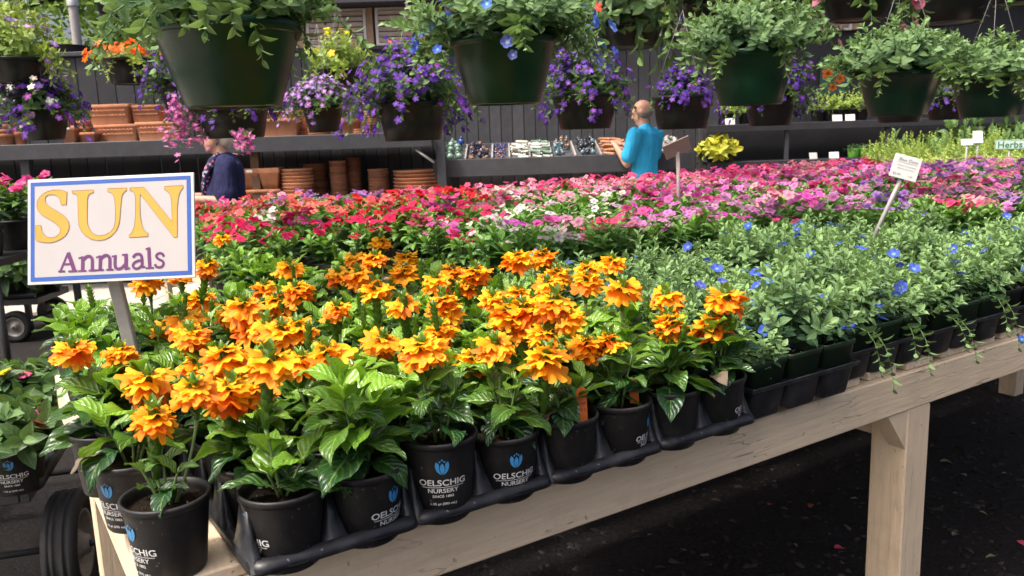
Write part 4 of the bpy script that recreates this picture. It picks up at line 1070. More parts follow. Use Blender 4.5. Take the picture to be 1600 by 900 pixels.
def vcol(benchn, x, v):
    x += random.gauss(0, 38)
    if random.random() < .12: return pick([('pink', 1), ('hot', 1), ('rose', .6), ('white', .3)])
    if benchn == 2:
        if x < 560: return pick([('crimson', 3), ('rose', 2), ('hot', 1)])
        if x < 700: return pick([('crimson', 3), ('red', .4), ('rose', 1)])
        if x < 775: return pick([('magenta', 2), ('crimson', 1), ('white', .6)])
        if x < 955: return pick([('white', 4), ('pink', .3)]) if v < 2.05 else pick([('rose', 1), ('pink', 1), ('magenta', .6)])
        if x < 1060: return pick([('magenta', 1), ('lilac', 1), ('hot', 1)])
        if x < 1330: return pick([('lilac', 3), ('magenta', 1.6), ('hot', .8)])
        return pick([('violet', 2), ('lilac', 3), ('hot', .7), ('pink', 1)])
    if x < 330: return pick([('rose', 2), ('crimson', 2)])
    if x < 545: return pick([('salmon', 3), ('coral', 1.2), ('pink', .6)]) if v < 3.75 or x < 470 else 'violet'
    if x < 640: return pick([('violet', 2), ('lilac', .5)]) if v > 3.3 else pick([('coral', 1), ('rose', 1)])
    if x < 740: return pick([('red', 4), ('rose', .6)])
    if x < 840: return pick([('red', 1), ('hot', 1), ('pink', 1.3), ('white', .7)])
    if x < 985: return pick([('pink', 3), ('hot', 1.2), ('rose', .8)])
    if x < 1120: return pick([('hot', 2), ('rose', 2), ('pink', 1)])
    if x < 1330: return pick([('hot', 1.5), ('pink', 1.5), ('rose', 1.2), ('magenta', .8)])
    return pick([('violet', 1.5), ('lilac', 2), ('hot', 1), ('pink', 1)])
def place_vinca(u, v, bn, n_, sc=1., near=True, c=None, lab=None):
    P = T(u, v, DECK+.0015-(DROP3 if bn == 3 else 0)); x, y, d = proj(P+np.array([0, 0, .22]))
    cn = c or vcol(bn, x, v); fol, bl = VF[n_ % 6]
    t = thing('vinca_plant', (W_[cn]+lab if lab and lab[0] == ' ' else lab) or (W_[cn]+(' vinca plant on the bench just behind the orange and blue flowers' if bn == 2 else ' vinca plant on the farthest flower bench')), 'potted plant', mat4(P, random.uniform(0, 6.3), 0, 0, sc*random.uniform(.92, 1.1)), W_[cn]+' vinca on the '+('second' if bn == 2 else 'third')+' bench')
    ob('pot', VP, t); ob('foliage', fol, t)
    col = tuple(min(.9, k*random.uniform(.85, 1.12)) for k in C_[cn])
    if near:
        for i, (p, rz, rx, ry, s) in enumerate(bl):
            if random.random() < (.62 if cn == 'white' else .35 if bn == 2 and 700 < x < 960 else .2): continue
            ob('blossom', VIBM[i % 3], t, mat4(p, rz, rx, ry, s), col)
    else: ob('blossoms', VJ[n_ % 6], t, None, col)
    return t
cand = []; cnt_ = {}
for bn, (ua_, ub_, va_, vb_, pu) in ((2, (1.05, 4.5, .42, 1.2, .150)), (2, (.58, 6.3, 1.345, 2.29, .160)), (3, (.83, 7.7, 2.84, 4.1, .190))):
    v = va_
    while v < vb_:
        u = ua_+random.uniform(0, .05)
        while u < ub_:
            P = T(u, v, DECK+.22); skip = bn == 2 and (u < 1.12 and v < 1.78 or v < 1.25 and (u+.55*v < 1.64 or v < vlim(u)+.09))
            if not skip and seen(P, 10): row_ = int(round((v-va_)/pu))+1; cnt_[(bn, va_, row_)] = cnt_.get((bn, va_, row_), 0)+1; cand.append((proj(P)[2], u+random.uniform(-.018, .018), v+random.uniform(-.018, .018), bn, (row_, cnt_[(bn, va_, row_)], va_)))
            u += pu
        v += pu
cand.sort()
n_ = 0
for d, u, v, bn, (rw, cl_, va_) in cand[:286]:
    place_vinca(u, v, bn, n_, 1.04 if bn == 2 else 1.16, bn == 2, None, ' vinca, '+ordw(cl_)+' from the left in the '+ordw(rw)+' vinca row of the '+('first' if va_ < 1 else 'second' if bn == 2 else 'third')+' bench'); n_ += 1
# the farthest ones, past the three hundred, as one mass
LV = leaf_tpl(.24, 3, 2, .8, .3, 0, 0, .5, .05, .3); LB = blossom_tpl(5, (.5, .3, .3), .3, 2, .05, .08)
mass = MB()
for d, u, v, bn, _ in cand[286:]:
    P = T(u, v, DECK-(DROP3 if bn == 3 else 0)); x = proj(P+np.array([0, 0, .2]))[0]; c = np.array(C_[vcol(bn, x, v)]); r_ = random.Random(n_); n_ += 1
    mass.lathe([(.042*1.1, 0.002), (.055*1.1, PH), (.05, PH-.012)], 10, mat4(P), 2)
    for k in range(60):
        a = r_.uniform(0, 6.3); f = math.sqrt(r_.random()); rr = .085*f; z = PH+.14*(1-.5*f*f)*r_.uniform(.35, 1.)
        mass.tpl(age(LV, r_.uniform(0, 1)), npm(orient(P+np.array((rr*math.sin(a), rr*math.cos(a), z)), a+r_.uniform(-1, 1), r_.uniform(-.3, .7), .055)), None, 0)
    for k in range(13):
        a = r_.uniform(0, 6.3); f = math.sqrt(r_.random()); rr = .095*f; z = PH+.165*(1-.35*f*f)*r_.uniform(.85, 1.05)
        mass.tpl(LB, npm(mat4(P+np.array((rr*math.sin(a), rr*math.cos(a), z)), r_.uniform(0, 6), r_.uniform(-.2, .8), r_.uniform(-.4, .4), .024)), c*r_.uniform(.8, 1.1), 1)
print('mass plants', len(cand)-286)
if len(cand) > 286:
    o = stuff(mass.build('vinca_mass', [M_['vinca'], petalmat('petal_mass', .55, .4, True), M_['black']])); o['label'] = 'farthest pink, red and violet vinca reading as one mass of flowers'
q = tb(at_d(645, 345, 3.1))
place_vinca(q[0], q[1], 2, 3, 1.35, True, 'crimson', 'tall deep rose vinca standing above its neighbours in mid bench')
print('vinca', n_)

# ================================================================== SIGNS
def ribbon(pts, w):
    p = [np.array(a, float) for a in pts]; L = []; R = []
    for i in range(len(p)):
        d = p[min(i+1, len(p)-1)]-p[max(i-1, 0)]; d /= np.linalg.norm(d)+1e-9; n = np.array((-d[1], d[0]))*w/2
        L.append(p[i]+n); R.append(p[i]-n)
    n = len(p); return L+R, [(i, i+1, n+i+1, n+i) for i in range(n-1)]
def smooth_line(pts, k=5):
    p = [np.array(a, float) for a in pts]; o = []
    for i in range(len(p)-1):
        a, b, c, d = p[max(i-1, 0)], p[i], p[i+1], p[min(i+2, len(p)-1)]
        for s in range(k):
            t = s/k; o.append(.5*(2*b+(c-a)*t+(2*a-5*b+4*c-d)*t*t+(3*b-a-3*c+d)*t**3))
    o.append(p[-1]); return o
SW, SH = .2915, .1855
tl_, tr_, br_, bl_ = (40.1, 279.4), (301.6, 269.), (308.6, 432.6), (44.4, 446.8)
cen = at_d(173.5, 357, 1.46)
ex = at_d(305, 351, 1.46)-at_d(42, 363, 1.46); ex /= np.linalg.norm(ex)
ey = (at_d(170, 274, 1.475)-at_d(177, 440, 1.46)); ey -= ex*(ey @ ex); ey /= np.linalg.norm(ey); ez = np.cross(ex, ey)
sg = thing('garden_sign', 'white sign with blue border reading SUN Annuals on a grey stake', 'sign', frame(ex, ey, ez, cen))
MB().box(-SW/2, SW/2, -SH/2, SH/2, -.004, 0, bev=.0008).build('board', M_['signwhite'], sg)
b = MB()
for (x0, x1, y0, y1) in ((-SW/2+.0055, SW/2-.0055, SH/2-.0125, SH/2-.0055), (-SW/2+.0055, SW/2-.0055, -SH/2+.0055, -SH/2+.0125), (-SW/2+.0055, -SW/2+.0125, -SH/2+.0126, SH/2-.0126), (SW/2-.0125, SW/2-.0055, -SH/2+.0126, SH/2-.0126)):
    b.raw([(x0, y0, .0006), (x1, y0, .0006), (x1, y1, .0006), (x0, y1, .0006)], [(0, 1, 2, 3)])
b.build('border', M_['signblue'], sg, None, False)
x0, x1, y0, y1 = -SW/2+.0127, SW/2-.0127, -SH/2+.0127, SH/2-.0127
MB().raw([(x0, y0, .0005), (x1, y0, .0005), (x1, y1, .0005), (x0, y1, .0005)], [(0, 1, 2, 3)]).build('panel', M_['signcream'], sg, None, False)
def s2p(p):   # crop pixel of the sign -> sign plane (inverse bilinear)
    A, B, D, Cc = map(np.array, ((48., 92.), (1287., 43.), (68., 885.), (1320., 818.)))
    s = t = .5
    for _ in range(8):
        q = A*(1-s)*(1-t)+B*s*(1-t)+D*(1-s)*t+Cc*s*t; r = np.array(p)-q
        J = np.array([(B-A)*(1-t)+(Cc-D)*t, (D-A)*(1-s)+(Cc-B)*s]).T
        ds = np.linalg.solve(J, r); s += ds[0]; t += ds[1]
    return ((s-.5)*SW, (.5-t)*SH)
LT = {'S': [(346,186),(320,176),(285,170),(245,171),(205,180),(170,198),(143,225),(127,258),(125,290),(135,325),(160,355),(200,380),(245,405),(280,430),(303,460),(305,485),(290,510),(262,527),(235,530),(205,522),(180,503),(165,475),(158,437),(120,436),(124,548),(150,558),(190,566),(230,567),(270,558),(310,540),(345,512),(365,478),(370,440),(362,405),(340,375),(300,345),(250,315),(210,290),(190,265),(183,240),(190,218),(212,206),(245,204),(275,215),(295,240),(308,284),(344,282)],
 'U': [(384,178),(545,171),(543,192),(520,198),(505,215),(500,245),(502,400),(510,440),(530,480),(560,505),(595,514),(640,508),(680,485),(703,455),(712,410),(712,330),(705,250),(695,215),(675,192),(650,185),(649,163),(792,157),(790,177),(770,190),(757,220),(752,270),(745,400),(738,440),(715,485),(680,520),(640,542),(590,550),(540,540),(495,515),(463,482),(443,440),(437,390),(430,240),(427,215),(410,200),(388,196)],
 'N': [(815,158),(920,152),(1138,412),(1135,350),(1130,270),(1122,220),(1100,185),(1073,170),(1072,148),(1213,140),(1211,160),(1195,180),(1180,220),(1172,300),(1175,420),(1178,523),(1155,525),(893,203),(893,290),(898,370),(910,430),(930,475),(960,495),(960,518),(818,526),(818,510),(838,492),(855,450),(862,390),(862,290),(858,230),(850,195),(835,180),(816,178)]}
for ch in 'SUN':
    p2 = [s2p(p) for p in LT[ch]]
    lt = MB().raw([(a, b2, .0011) for a, b2 in p2], poly_tri(p2)).build('letter', M_['signyel'], sg, None, False)
    v, f = ribbon(p2+[p2[0]], .0006); MB().raw([(a, b2, .0014) for a, b2 in v], f).build('outline', M_['signline'], lt, None, False)
n1 = [([(445, 684), (478, 671)], 13), ([(478, 668), (478, 776)], 25), ([(447, 777), (507, 774)], 12), ([(482, 692), (505, 670), (528, 667), (545, 682), (549, 710), (550, 770)], 22), ([(524, 773), (579, 770)], 12)]
AN = {'A': [([(312, 780), (367, 640)], 15), ([(367, 640), (418, 778)], 29), ([(338, 728), (392, 724)], 14), ([(297, 781), (347, 779)], 13), ([(372, 780), (441, 776)], 13)],
 'n': n1, 'n2': [([(x+131, y-7) for x, y in p], w_) for p, w_ in n1],
 'u': [([(693, 668), (730, 662)], 13), ([(719, 662), (719, 730), (730, 755), (755, 758), (780, 742), (798, 720)], 22), ([(770, 656), (812, 652)], 13), ([(799, 653), (803, 764)], 25), ([(800, 759), (832, 752)], 12)],
 'a': [([(852, 676), (868, 655), (893, 649), (913, 660), (920, 690), (922, 748)], 22), ([(918, 746), (946, 743)], 12), ([(920, 692), (880, 702), (857, 720), (855, 742), (875, 756), (900, 750), (920, 730)], 18)],
 'l': [([(944, 613), (976, 602)], 13), ([(968, 602), (979, 750)], 25), ([(949, 753), (1010, 748)], 12)],
 's': [([(1083, 668), (1072, 648), (1050, 642), (1030, 652), (1028, 670), (1045, 686), (1070, 698), (1081, 715), (1073, 737), (1050, 746), (1028, 740), (1018, 722)], 19)]}
for nm, strokes in AN.items():
    b = MB()
    for i, (pts, w_) in enumerate(strokes):
        pl_ = pts if len(pts) == 2 else smooth_line(pts, 4)
        v, f = ribbon([s2p(p) for p in pl_], w_*SW/1245); b.raw([(a, c, .0010+.00012*i) for a, c in v], f)
    b.build('letter', M_['signpur'], sg, None, False)
# stake: from the board's back down to the slats
Mi = sg.matrix_basis.inverted()
ft = Mi @ Vector(at_d(208, 620, 1.52)); ftw = at_d(203, 585, 1.50)
pA = np.array(Mi @ Vector(at_d(172, 400, 1.475))); gq = at_d(196, 520, 1.50); dirw = gq-at_d(174, 440, 1.473)
kk = (DECK+.02-gq[2])/dirw[2]; end = gq+dirw*kk; pB = np.array(Mi @ Vector(end))
pA[2] = -.0125; zx = pB-pA; zx /= np.linalg.norm(zx); ax = np.array((1., 0, 0)); ax -= zx*(ax @ zx); ax /= np.linalg.norm(ax); ay = np.cross(zx, ax); L = np.linalg.norm(pB-pA)
MB().box(-.0115, .0115, -.0065, .0065, 0, L, bev=.002).build('stake', M_['stake'], sg, frame(ax, ay, zx, pA))

def small_sign(name, label, px, py, d, w_, h_, mat, rz, rx, ry, stake_to, smat, lean=None):
    P = at_d(px, py, d); t = thing(name, label, 'sign', mat4(P, rz, rx, ry))
    MB().box(-w_/2, w_/2, -.002, .002, -h_/2, h_/2, bev=.0008).build('board', mat, t)
    Mi = t.matrix_basis.inverted(); e = Mi @ Vector(stake_to)
    MB().tube([(0, .006, -h_*.3), tuple(np.array((0, .006, -h_*.3))*.5+np.array(e)*.5), tuple(e)], [w_*.06+.002]*3, 6).build('stake', smat, t)
    return t
q = at_d(1352, 340, 2.46)
t = small_sign('plant_sign', 'white handwritten card on a bent grey stake above the blue flowers', 1415, 262, 2.4, .076, .068, M_['signwhite'], rad(-8), rad(-10), rad(17), (q[0], q[1], DECK+.13), M_['stake'])
for s, size, zz, xo in (('Blue Daze', .013, .016, .002), ('- Full sun, low growing', .0060, .0015, 0), ('- Blooms all summer', .0060, -.0075, 0), ('$2.49', .0095, -.026, -.020), ('1.99', .0075, -.026, .018)):
    v, f = text_mesh(s, size); MB().raw([(a[0]+xo+a[1]*.1, -.0028, a[1]+zz) for a in v], f).build('lettering', M_['ink'], t, None, False)
MB().raw([(-.026, -.0027, .0125), (.03, -.0027, .0125), (.03, -.0027, .0119), (-.026, -.0027, .0119)], [(0, 1, 2, 3)]).build('underline', M_['ink'], t, None, False)
q = T(*tb(at_d(1062, 300, 3.45)), DECK+.14)
small_sign('plant_sign', 'brown wooden board seen from its back on a stake beside the man', 1058, 231, 3.4, .112, .066, simple('pinkish_board', (.30, .21, .19), .7, .15, 20), rad(12), rad(24), rad(-24), q, simple('pink_grey_stake', (.36, .29, .27), .7, .15))

# ================================================================== TERRACOTTA
def planter_mesh(w_, d_, h_, relief=True):
    b = MB(); k = .86
    def rg(s, z, r=.012): return [(x, y, z) for x, y in rrect(-w_/2*s, w_/2*s, -d_/2*s, d_/2*s, r, 3)]
    loft(b, [rg(k, 0), rg(k+.005, .004), rg(.965, h_*.84), rg(.995, h_*.85), rg(1., h_*.87), rg(1., h_*.985), rg(.99, h_), rg(.93, h_), rg(.91, h_*.85), rg(.8, .02)], True, True)
    if relief:
        for row in range(2):
            n = 9; zz = h_*(.38+.24*row)
            for i in range(n*2):
                xa = -w_*.40+i*w_*.8/(n*2); xb = xa+w_*.8/(n*2); za, zb = (zz, zz+.02) if i % 2 == 0 else (zz+.02, zz)
                def yy(z): s = k+.005+(.965-k-.005)*(z/(h_*.84)); return -d_/2*s-.0025
                b.tube([(xa, yy(za), za), (xb, yy(zb), zb)], .0045, 4)
    return b
def round_pot_mesh(r, h):
    return MB().lathe([(0, .004), (r*.66, .0), (r*.70, .004), (r*.90, h*.74), (r*.96, h*.745), (r, h*.77), (r, h*.98), (r*.985, h), (r*.90, h), (r*.88, h*.8), (r*.7, .02), (0, .02)], 28)
def saucer_mesh(r, h=.035):
    return MB().lathe([(0, .0), (r*.88, 0), (r*.93, .004), (r*.975, h*.72), (r, h*.78), (r, h*.97), (r*.985, h), (r*.93, h), (r*.90, h*.5), (r*.86, .008), (0, .008)], 30)
def sq_pot_mesh(w_, h_):
    b = MB()
    def rg(s, z): return [(x, y, z) for x, y in rrect(-w_/2*s, w_/2*s, -w_/2*s, w_/2*s, .006, 3)]
    loft(b, [rg(.66, 0), rg(.87, h_*.74), rg(.97, h_*.755), rg(1, h_*.78), rg(1, h_*.985), rg(.98, h_), rg(.88, h_), rg(.84, h_*.8), rg(.62, .02)], True, True)
    return b
def sx(px, y): return at_y(px, 220, y)[0]
def put(mb, name, cat, label, px, y, z, group=None, mat='terra', rz=0., dx=0.):
    o = mb.build(name, M_[mat], None, mat4((sx(px, y)+dx, y, z+.0008), rz)); tag(o, label, cat, group); return o
Y1 = 8.62; zs = ZS
g1 = 'terracotta on the upper shelf'; g2 = 'terracotta on the lower shelf'
put(planter_mesh(.44, .22, .172), 'window_planter', 'planter', 'upside-down rectangular terracotta planter with zigzag relief under another', 190, Y1, zs, g1)
bpy.context.view_layer.update()
o = put(planter_mesh(.42, .22, .195), 'window_planter', 'planter', 'large rectangular terracotta planter with zigzag relief topmost on the upper shelf', 182, Y1, zs+.174, g1)
put(planter_mesh(.44, .22, .185), 'window_planter', 'planter', 'rectangular zigzag planter half behind the dark hanging basket', 254, Y1, zs, g1)
put(planter_mesh(.30, .2, .165), 'window_planter', 'planter', 'smaller rectangular planter stacked right of the largest one', 238, Y1+.03, zs+.187, g1)
put(planter_mesh(.40, .22, .175, False), 'window_planter', 'planter', 'plain rectangular terracotta planter right of the big green basket', 441, Y1-.05, zs, g1)
put(planter_mesh(.27, .2, .07, False), 'window_planter', 'planter', 'plain shallow planter stacked on the plain rectangular one', 446, Y1-.04, zs+.177, g1)
for k in range(3): put(round_pot_mesh(.085, .115), 'clay_pot', 'pot', ('lowest', 'middle', 'top')[k]+' round clay pot of the stack at the left frame edge', 12, Y1-.05, zs+k*.045, g1, 'terra')
put(sq_pot_mesh(.16, .17), 'clay_pot', 'pot', 'small square clay pot with a price label beside the purple plant', 113, Y1-.12, zs, g1)
MB().box(-.028, .028, -.0015, 0, -.011, .011).build('price_label', M_['tag'], bpy.data.objects['clay_pot.003'], mat4((0, -.0825, .148)), False)
put(sq_pot_mesh(.11, .08), 'clay_pot', 'pot', 'tiny clay pot standing on the labelled square pot', 109, Y1-.12, zs+.172, g1)
put(round_pot_mesh(.075, .1), 'clay_pot', 'pot', 'round clay pot at the bottom of the short stack left of the planters', 134, Y1-.05, zs, g1)
put(round_pot_mesh(.07, .1), 'clay_pot', 'pot', 'round clay pot nested on the short stack left of the planters', 135, Y1-.05, zs+.06, g1)
put(round_pot_mesh(.072, .1), 'clay_pot', 'pot', 'top round clay pot of the short stack left of the planters', 134, Y1-.05, zs+.12, g1)
put(sq_pot_mesh(.15, .1), 'clay_pot', 'pot', 'low square clay pot in front of the largest planter', 143, Y1-.19, zs, g1)
put(round_pot_mesh(.07, .13), 'clay_pot', 'pot', 'tapered clay pot left of the dark nursery pot with purple flowers', 33, Y1-.02, zs, g1, 'terra2')
def stack(n, r, h, px, y, z, lab, grp, step=None, mat='terra', lean=0.):
    me = saucer_mesh(r, h)
    m0 = me.mesh('clay_saucer', M_[mat])
    for k in range(n):
        o = ob('clay_saucer', m0, None, mat4((sx(px, y)+random.uniform(-.003, .003)+lean*k, y+random.uniform(-.003, .003), z+.0008+k*(step or h*1.02)), random.uniform(0, 6)))
        tag(o, 'clay saucer, '+('lowest' if k == 0 else 'topmost' if k == n-1 else ordw(k+1)+' from the bottom')+' of '+lab, 'saucer', lab)
stack(11, .125, .022, 480, Y1+.08, zs, 'the tall leaning stack on the upper shelf', g1, None, 'terra2', -.003)
stack(4, .115, .019, 500, Y1-.12, zs, 'the short stack before the leaning one', g1)
stack(9, .085, .024, 581, Y1, zs, 'the stack left of the violet basket', g1)
for px, r, h in ((545, .07, .16), (556, .065, .15)): put(round_pot_mesh(r, h), 'clay_pot', 'pot', 'rounded clay pot on the upper shelf '+('nearest the lilac plant' if px == 545 else 'nearest the saucer stack'), px, Y1, zs, g1, 'terra2')
stack(2, .06, .022, 563, Y1-.17, zs, 'the little pair at the shelf front', g1)
Y2 = 8.75; zl = ZL
for px, lab in ((388, 'square clay pot with white label behind the woman'), (419, 'square clay pot right of the labelled one on the lower shelf')):
    o = put(sq_pot_mesh(.215, .21), 'clay_pot', 'pot', lab, px, Y2-.25, zl+.12, g2)
    put(sq_pot_mesh(.20, .12), 'clay_pot', 'pot', 'low square clay pot under the '+lab.split(' behind')[0].split(' right')[0]+(' behind the woman' if px == 388 else ' beside the saucers'), px, Y2-.25, zl, g2)
    if px == 388: MB().box(-.03, .03, -.0015, 0, -.012, .012).build('price_label', M_['tag'], o, mat4((.015, -.110, .185)), False)
stack(9, .165, .034, 460, Y2-.2, zl, 'the wide saucer stack beside the square pots', g2)
stack(13, .125, .026, 489, Y2+.12, zl, 'the saucer stack behind the wide one', g2, None, 'terra2')
stack(13, .09, .028, 525, Y2, zl, 'the tall narrow stack on the lower shelf', g2)
stack(15, .085, .026, 549, Y2+.15, zl, 'the tallest dark stack on the lower shelf', g2, None, 'terra2')
stack(9, .11, .03, 588, Y2, zl, 'the low saucer stack above the red flowers', g2)
stack(7, .24, .036, 648, Y2-.1, zl, 'the very wide pile at the shelf end', g2)

# ================================================================== HANGING BASKETS
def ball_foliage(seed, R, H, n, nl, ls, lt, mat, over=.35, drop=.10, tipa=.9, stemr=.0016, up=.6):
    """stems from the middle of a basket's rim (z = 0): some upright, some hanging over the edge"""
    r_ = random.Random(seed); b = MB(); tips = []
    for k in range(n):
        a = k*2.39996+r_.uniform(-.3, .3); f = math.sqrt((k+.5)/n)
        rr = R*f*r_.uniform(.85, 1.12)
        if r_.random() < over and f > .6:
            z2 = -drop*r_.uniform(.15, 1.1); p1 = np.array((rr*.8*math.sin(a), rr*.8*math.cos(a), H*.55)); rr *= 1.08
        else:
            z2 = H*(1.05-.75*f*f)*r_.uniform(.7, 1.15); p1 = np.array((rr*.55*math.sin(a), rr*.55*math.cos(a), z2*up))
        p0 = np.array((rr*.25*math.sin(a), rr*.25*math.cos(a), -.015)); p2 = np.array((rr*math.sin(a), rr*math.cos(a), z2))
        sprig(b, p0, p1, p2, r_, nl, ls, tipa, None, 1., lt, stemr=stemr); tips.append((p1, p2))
    return b.mesh('foliage', mat), tips
HF = {'evol': [ball_foliage(20+k, .25, .18, 120, 20, .036, OV, M_['evol'], .24, .075, .8) for k in range(3)],
      'scaev': [ball_foliage(30+k, .25, .21, 105, 15, .038, OV, M_['bask_leaf'], .38, .10, .6) for k in range(3)],
      'port': [ball_foliage(40, .23, .10, 46, 14, .032, OV, M_['herb'], .5, .16, .5)],
      'bush': [ball_foliage(50+k, .22, .17, 52, 14, .048, OV, M_['bask_leaf'], .4, .14, .9) for k in range(2)],
      'bright': [ball_foliage(60, .22, .17, 52, 16, .036, OV, M_['herb'], .35, .14, .7)]}
FANF = blossom_tpl(5, (2.2, 2.2, 1.6), .45, 2, .02, .1, 0, 1, .14)
FANFM = tpl_mesh('blossom', FANF, M_['petal'])
PETU = blossom_tpl(5, (.5, .35, .4), .12, 3, .35, .10, 0, 1, .16); PETUM = tpl_mesh('blossom', PETU, M_['petal'])
def basket_mesh(rt, rb, h, mat):
    pr = [(0, .004), (rb*.7, .004), (rb*.72, .012), (rb*.86, .012), (rb*.88, 0), (rb*.97, 0), (rb, .004), (rb+(rt-rb)*.45, h*.40), (rt*.97, h*.86), (rt*.985, h*.865), (rt*1.02, h*.88), (rt*1.03, h*.97), (rt*1.01, h), (rt*.955, h), (rt*.94, h*.85), (rt*.90, h*.8)]
    return MB().lathe(pr, 40).mesh('pot', mat)
BN = [0]
def basket(label, row, cx, ry, wpx, by, wb, kind, mat='basket', blos=None, n=0, z_fol=1., sfol=1., bs=.016, group='hanging baskets', top=False, pet=None):
    r = ray(cx, ry); t_ = (ROWS[row]-(EYE-C0) @ VV)/(r @ VV); P = EYE+r*t_; d = proj(P)[2]
    rt = wpx*d/FPX/2; rb = wb*d/FPX/2; h = (by-ry)*d/FPX/math.cos(PITCH)
    BN[0] += 1; r_ = random.Random(BN[0]*13)
    base = (P[0], P[1], P[2]-h)
    t = thing('hanging_basket', label, 'hanging basket', mat4(base, r_.uniform(0, 6.3)), group)
    ob('pot', basket_mesh(rt, rb, h, M_[mat]), t)
    ob('soil', soil_mesh(rt*.92, h*.88, 18, BN[0]), t)
    fol, tips = HF[kind][BN[0] % len(HF[kind])]
    k = rt/.16*sfol; Mf = mat4((0, 0, h*.90), r_.uniform(0, 6.3), 0, 0, (k, k, k*z_fol)); ob('foliage', fol, t, Mf)
    hw = MB(); jz = h+.42
    for q in range(3):
        a = q*2*PI/3; hw.tube([(rt*math.sin(a), rt*math.cos(a), h-.006), (r_.uniform(-.01, .01), 0, jz)], .0010, 5)
    zt = ZP-(P[2]-h)
    hw.tube([(0, 0, jz-.005), (0, 0, zt-.02)], .0014, 5); hw.tube([(0, 0, zt-.02), (.0, .03, zt+.01), (0, .0, zt+.028), (0, -.028, zt+.0)], .003, 5)
    hw.build('hanger', M_['steel'], t)
    for i in range(n):
        p1, p2 = r_.choice(tips); s = r_.uniform(.45, 1.06) if not top else r_.uniform(.95, 1.05)
        if top and p2[2] < .02: continue
        p = Mf @ Vector(p1*(1-s)+p2*s+np.array([r_.gauss(0, .016) for _ in range(3)]))
        out = Vector((p.x, p.y, max(.02, p.z-h*.9)+.03)).normalized()
        if row == 2 and 975 < cx < 1100 or row == 2 and 880 < cx < 950:      # no sprays hang in front of the man's head
            xx_, yy_, _ = proj(np.array((t.matrix_basis @ (p+out*.012))[:]))
            if 984 < xx_ < 1022 and yy_ > 140: continue
        nrm = (out+Vector((r_.uniform(-.5, .5), r_.uniform(-.5, .5), r_.uniform(-.2, .5)))).normalized()
        c = r_.choice(blos); c = tuple(x*r_.uniform(.8, 1.15) for x in c)
        ob('blossom', pet or FANFM, t, Matrix.Translation(p+out*.012) @ nrm.to_track_quat('Z', 'Y').to_matrix().to_4x4() @ Matrix.Scale(bs*k*r_.uniform(.8, 1.2), 4), c)
    return t
PUR = [(.10, .028, .29), (.075, .022, .25), (.16, .05, .36)]; LIL = [(.36, .17, .52), (.42, .24, .56)]; PNK = [(.62, .20, .45), (.55, .16, .42)]
BLU = [(.09, .16, .60), (.12, .20, .66)]
basket('largest dark green basket of grey-green foliage, nearest the viewer', 1, 355, 38, 222, 163, 146, 'evol', n=0, sfol=1.15)
basket('dark green basket with bright blue flowers on top', 1, 786, 58, 163, 159, 112, 'evol', blos=BLU, n=60, bs=.013, sfol=1.42, z_fol=.85, pet=EVBM[0])
basket('dark green basket of pale green foliage above the brown sign', 1, 1174, 80, 130, 161, 96, 'evol', blos=BLU, n=2, bs=.012, sfol=1.22)
basket('dark green basket of grey-green foliage above the white handwritten card', 1, 1406, 112, 122, 179, 84, 'evol', sfol=1.32, z_fol=.85)
basket('dark green basket of grey-green foliage at the right edge', 1, 1550, 124, 110, 181, 84, 'evol', sfol=1.32, z_fol=.85)
gp = 'purple baskets in the second row'
tB = basket('black basket hanging above the woman, with purple and pink trailers', 2, 358, 160, 118, 214, 98, 'scaev', 'basketdark', PUR, 300, .8, .95, .0165, gp)
Mi = tB.matrix_basis.inverted()
for k_, (ax_, ay_, bx_, by_) in enumerate(((305, 158, 262, 240), (300, 158, 282, 238), (302, 160, 298, 232), (308, 160, 270, 210), (300, 150, 255, 195), (372, 205, 374, 243), (385, 205, 388, 232), (310, 162, 318, 228))):
    dd = proj(np.array(tB.matrix_basis.translation))[2]+(-.17 if ax_ > 350 else -.08)
    p0, p2 = np.array(Mi @ Vector(at_d(ax_, ay_, dd))), np.array(Mi @ Vector(at_d(bx_, by_, dd-.03))); p1 = (p0*.35+p2*.65); p1[2] = p0[2]+.01
    b = MB(); r_ = random.Random(k_); sprig(b, p0, p1, p2, r_, 8, .03, .5); st_ = b.build('trailing_stem', M_['bask_leaf'], tB)
    for i in range(20):
        s_ = r_.uniform(.45, 1.0); p = p0*(1-s_)**2+2*p1*s_*(1-s_)+p2*s_*s_+np.array([r_.gauss(0, .011) for _ in range(3)])
        ob('blossom', FANFM, st_, mat4(p, r_.uniform(0, 6), r_.uniform(-1.4, 1.4), r_.uniform(-.8, .8), r_.uniform(.009, .014)), r_.choice(PNK))
basket('dark basket overflowing with violet flowers above the shelf end', 2, 643, 160, 104, 218, 88, 'scaev', 'basketdark', PUR, 420, 1.15, 1.18, .0165, gp)
basket('dark basket of violet flowers left of the man', 2, 914, 148, 102, 200, 78, 'scaev', 'basketdark', PUR, 420, 1.05, .98, .0165, gp)
basket('dark basket of violet flowers hanging over the man\'s head', 2, 1066, 150, 92, 200, 76, 'scaev', 'basketdark', PUR, 360, .95, .74, .021, gp)
basket('dark basket of violet flowers behind the pale green basket', 2, 1204, 148, 78, 195, 62, 'scaev', 'basketdark', PUR, 420, 1.1, 1.2, .0165, gp)
basket('small dark basket mostly hidden behind a green one', 2, 1407, 150, 74, 190, 60, 'scaev', 'basketdark', PUR, 160, .8, .9, .0165, gp)
basket('dark basket with a few violet flowers between the two right green baskets', 2, 1482, 150, 66, 186, 52, 'scaev', 'basketdark', PUR, 170, .9, 1.0, .0165, gp)
gp = 'baskets near the back wall'
basket('dark basket of orange flowers over yellowed trailing foliage', 4, 200, 92, 70, 130, 54, 'port', 'basketdark', [(.85, .13, .01), (.9, .2, .02)], 120, .8, 1.25, .022, gp, True)
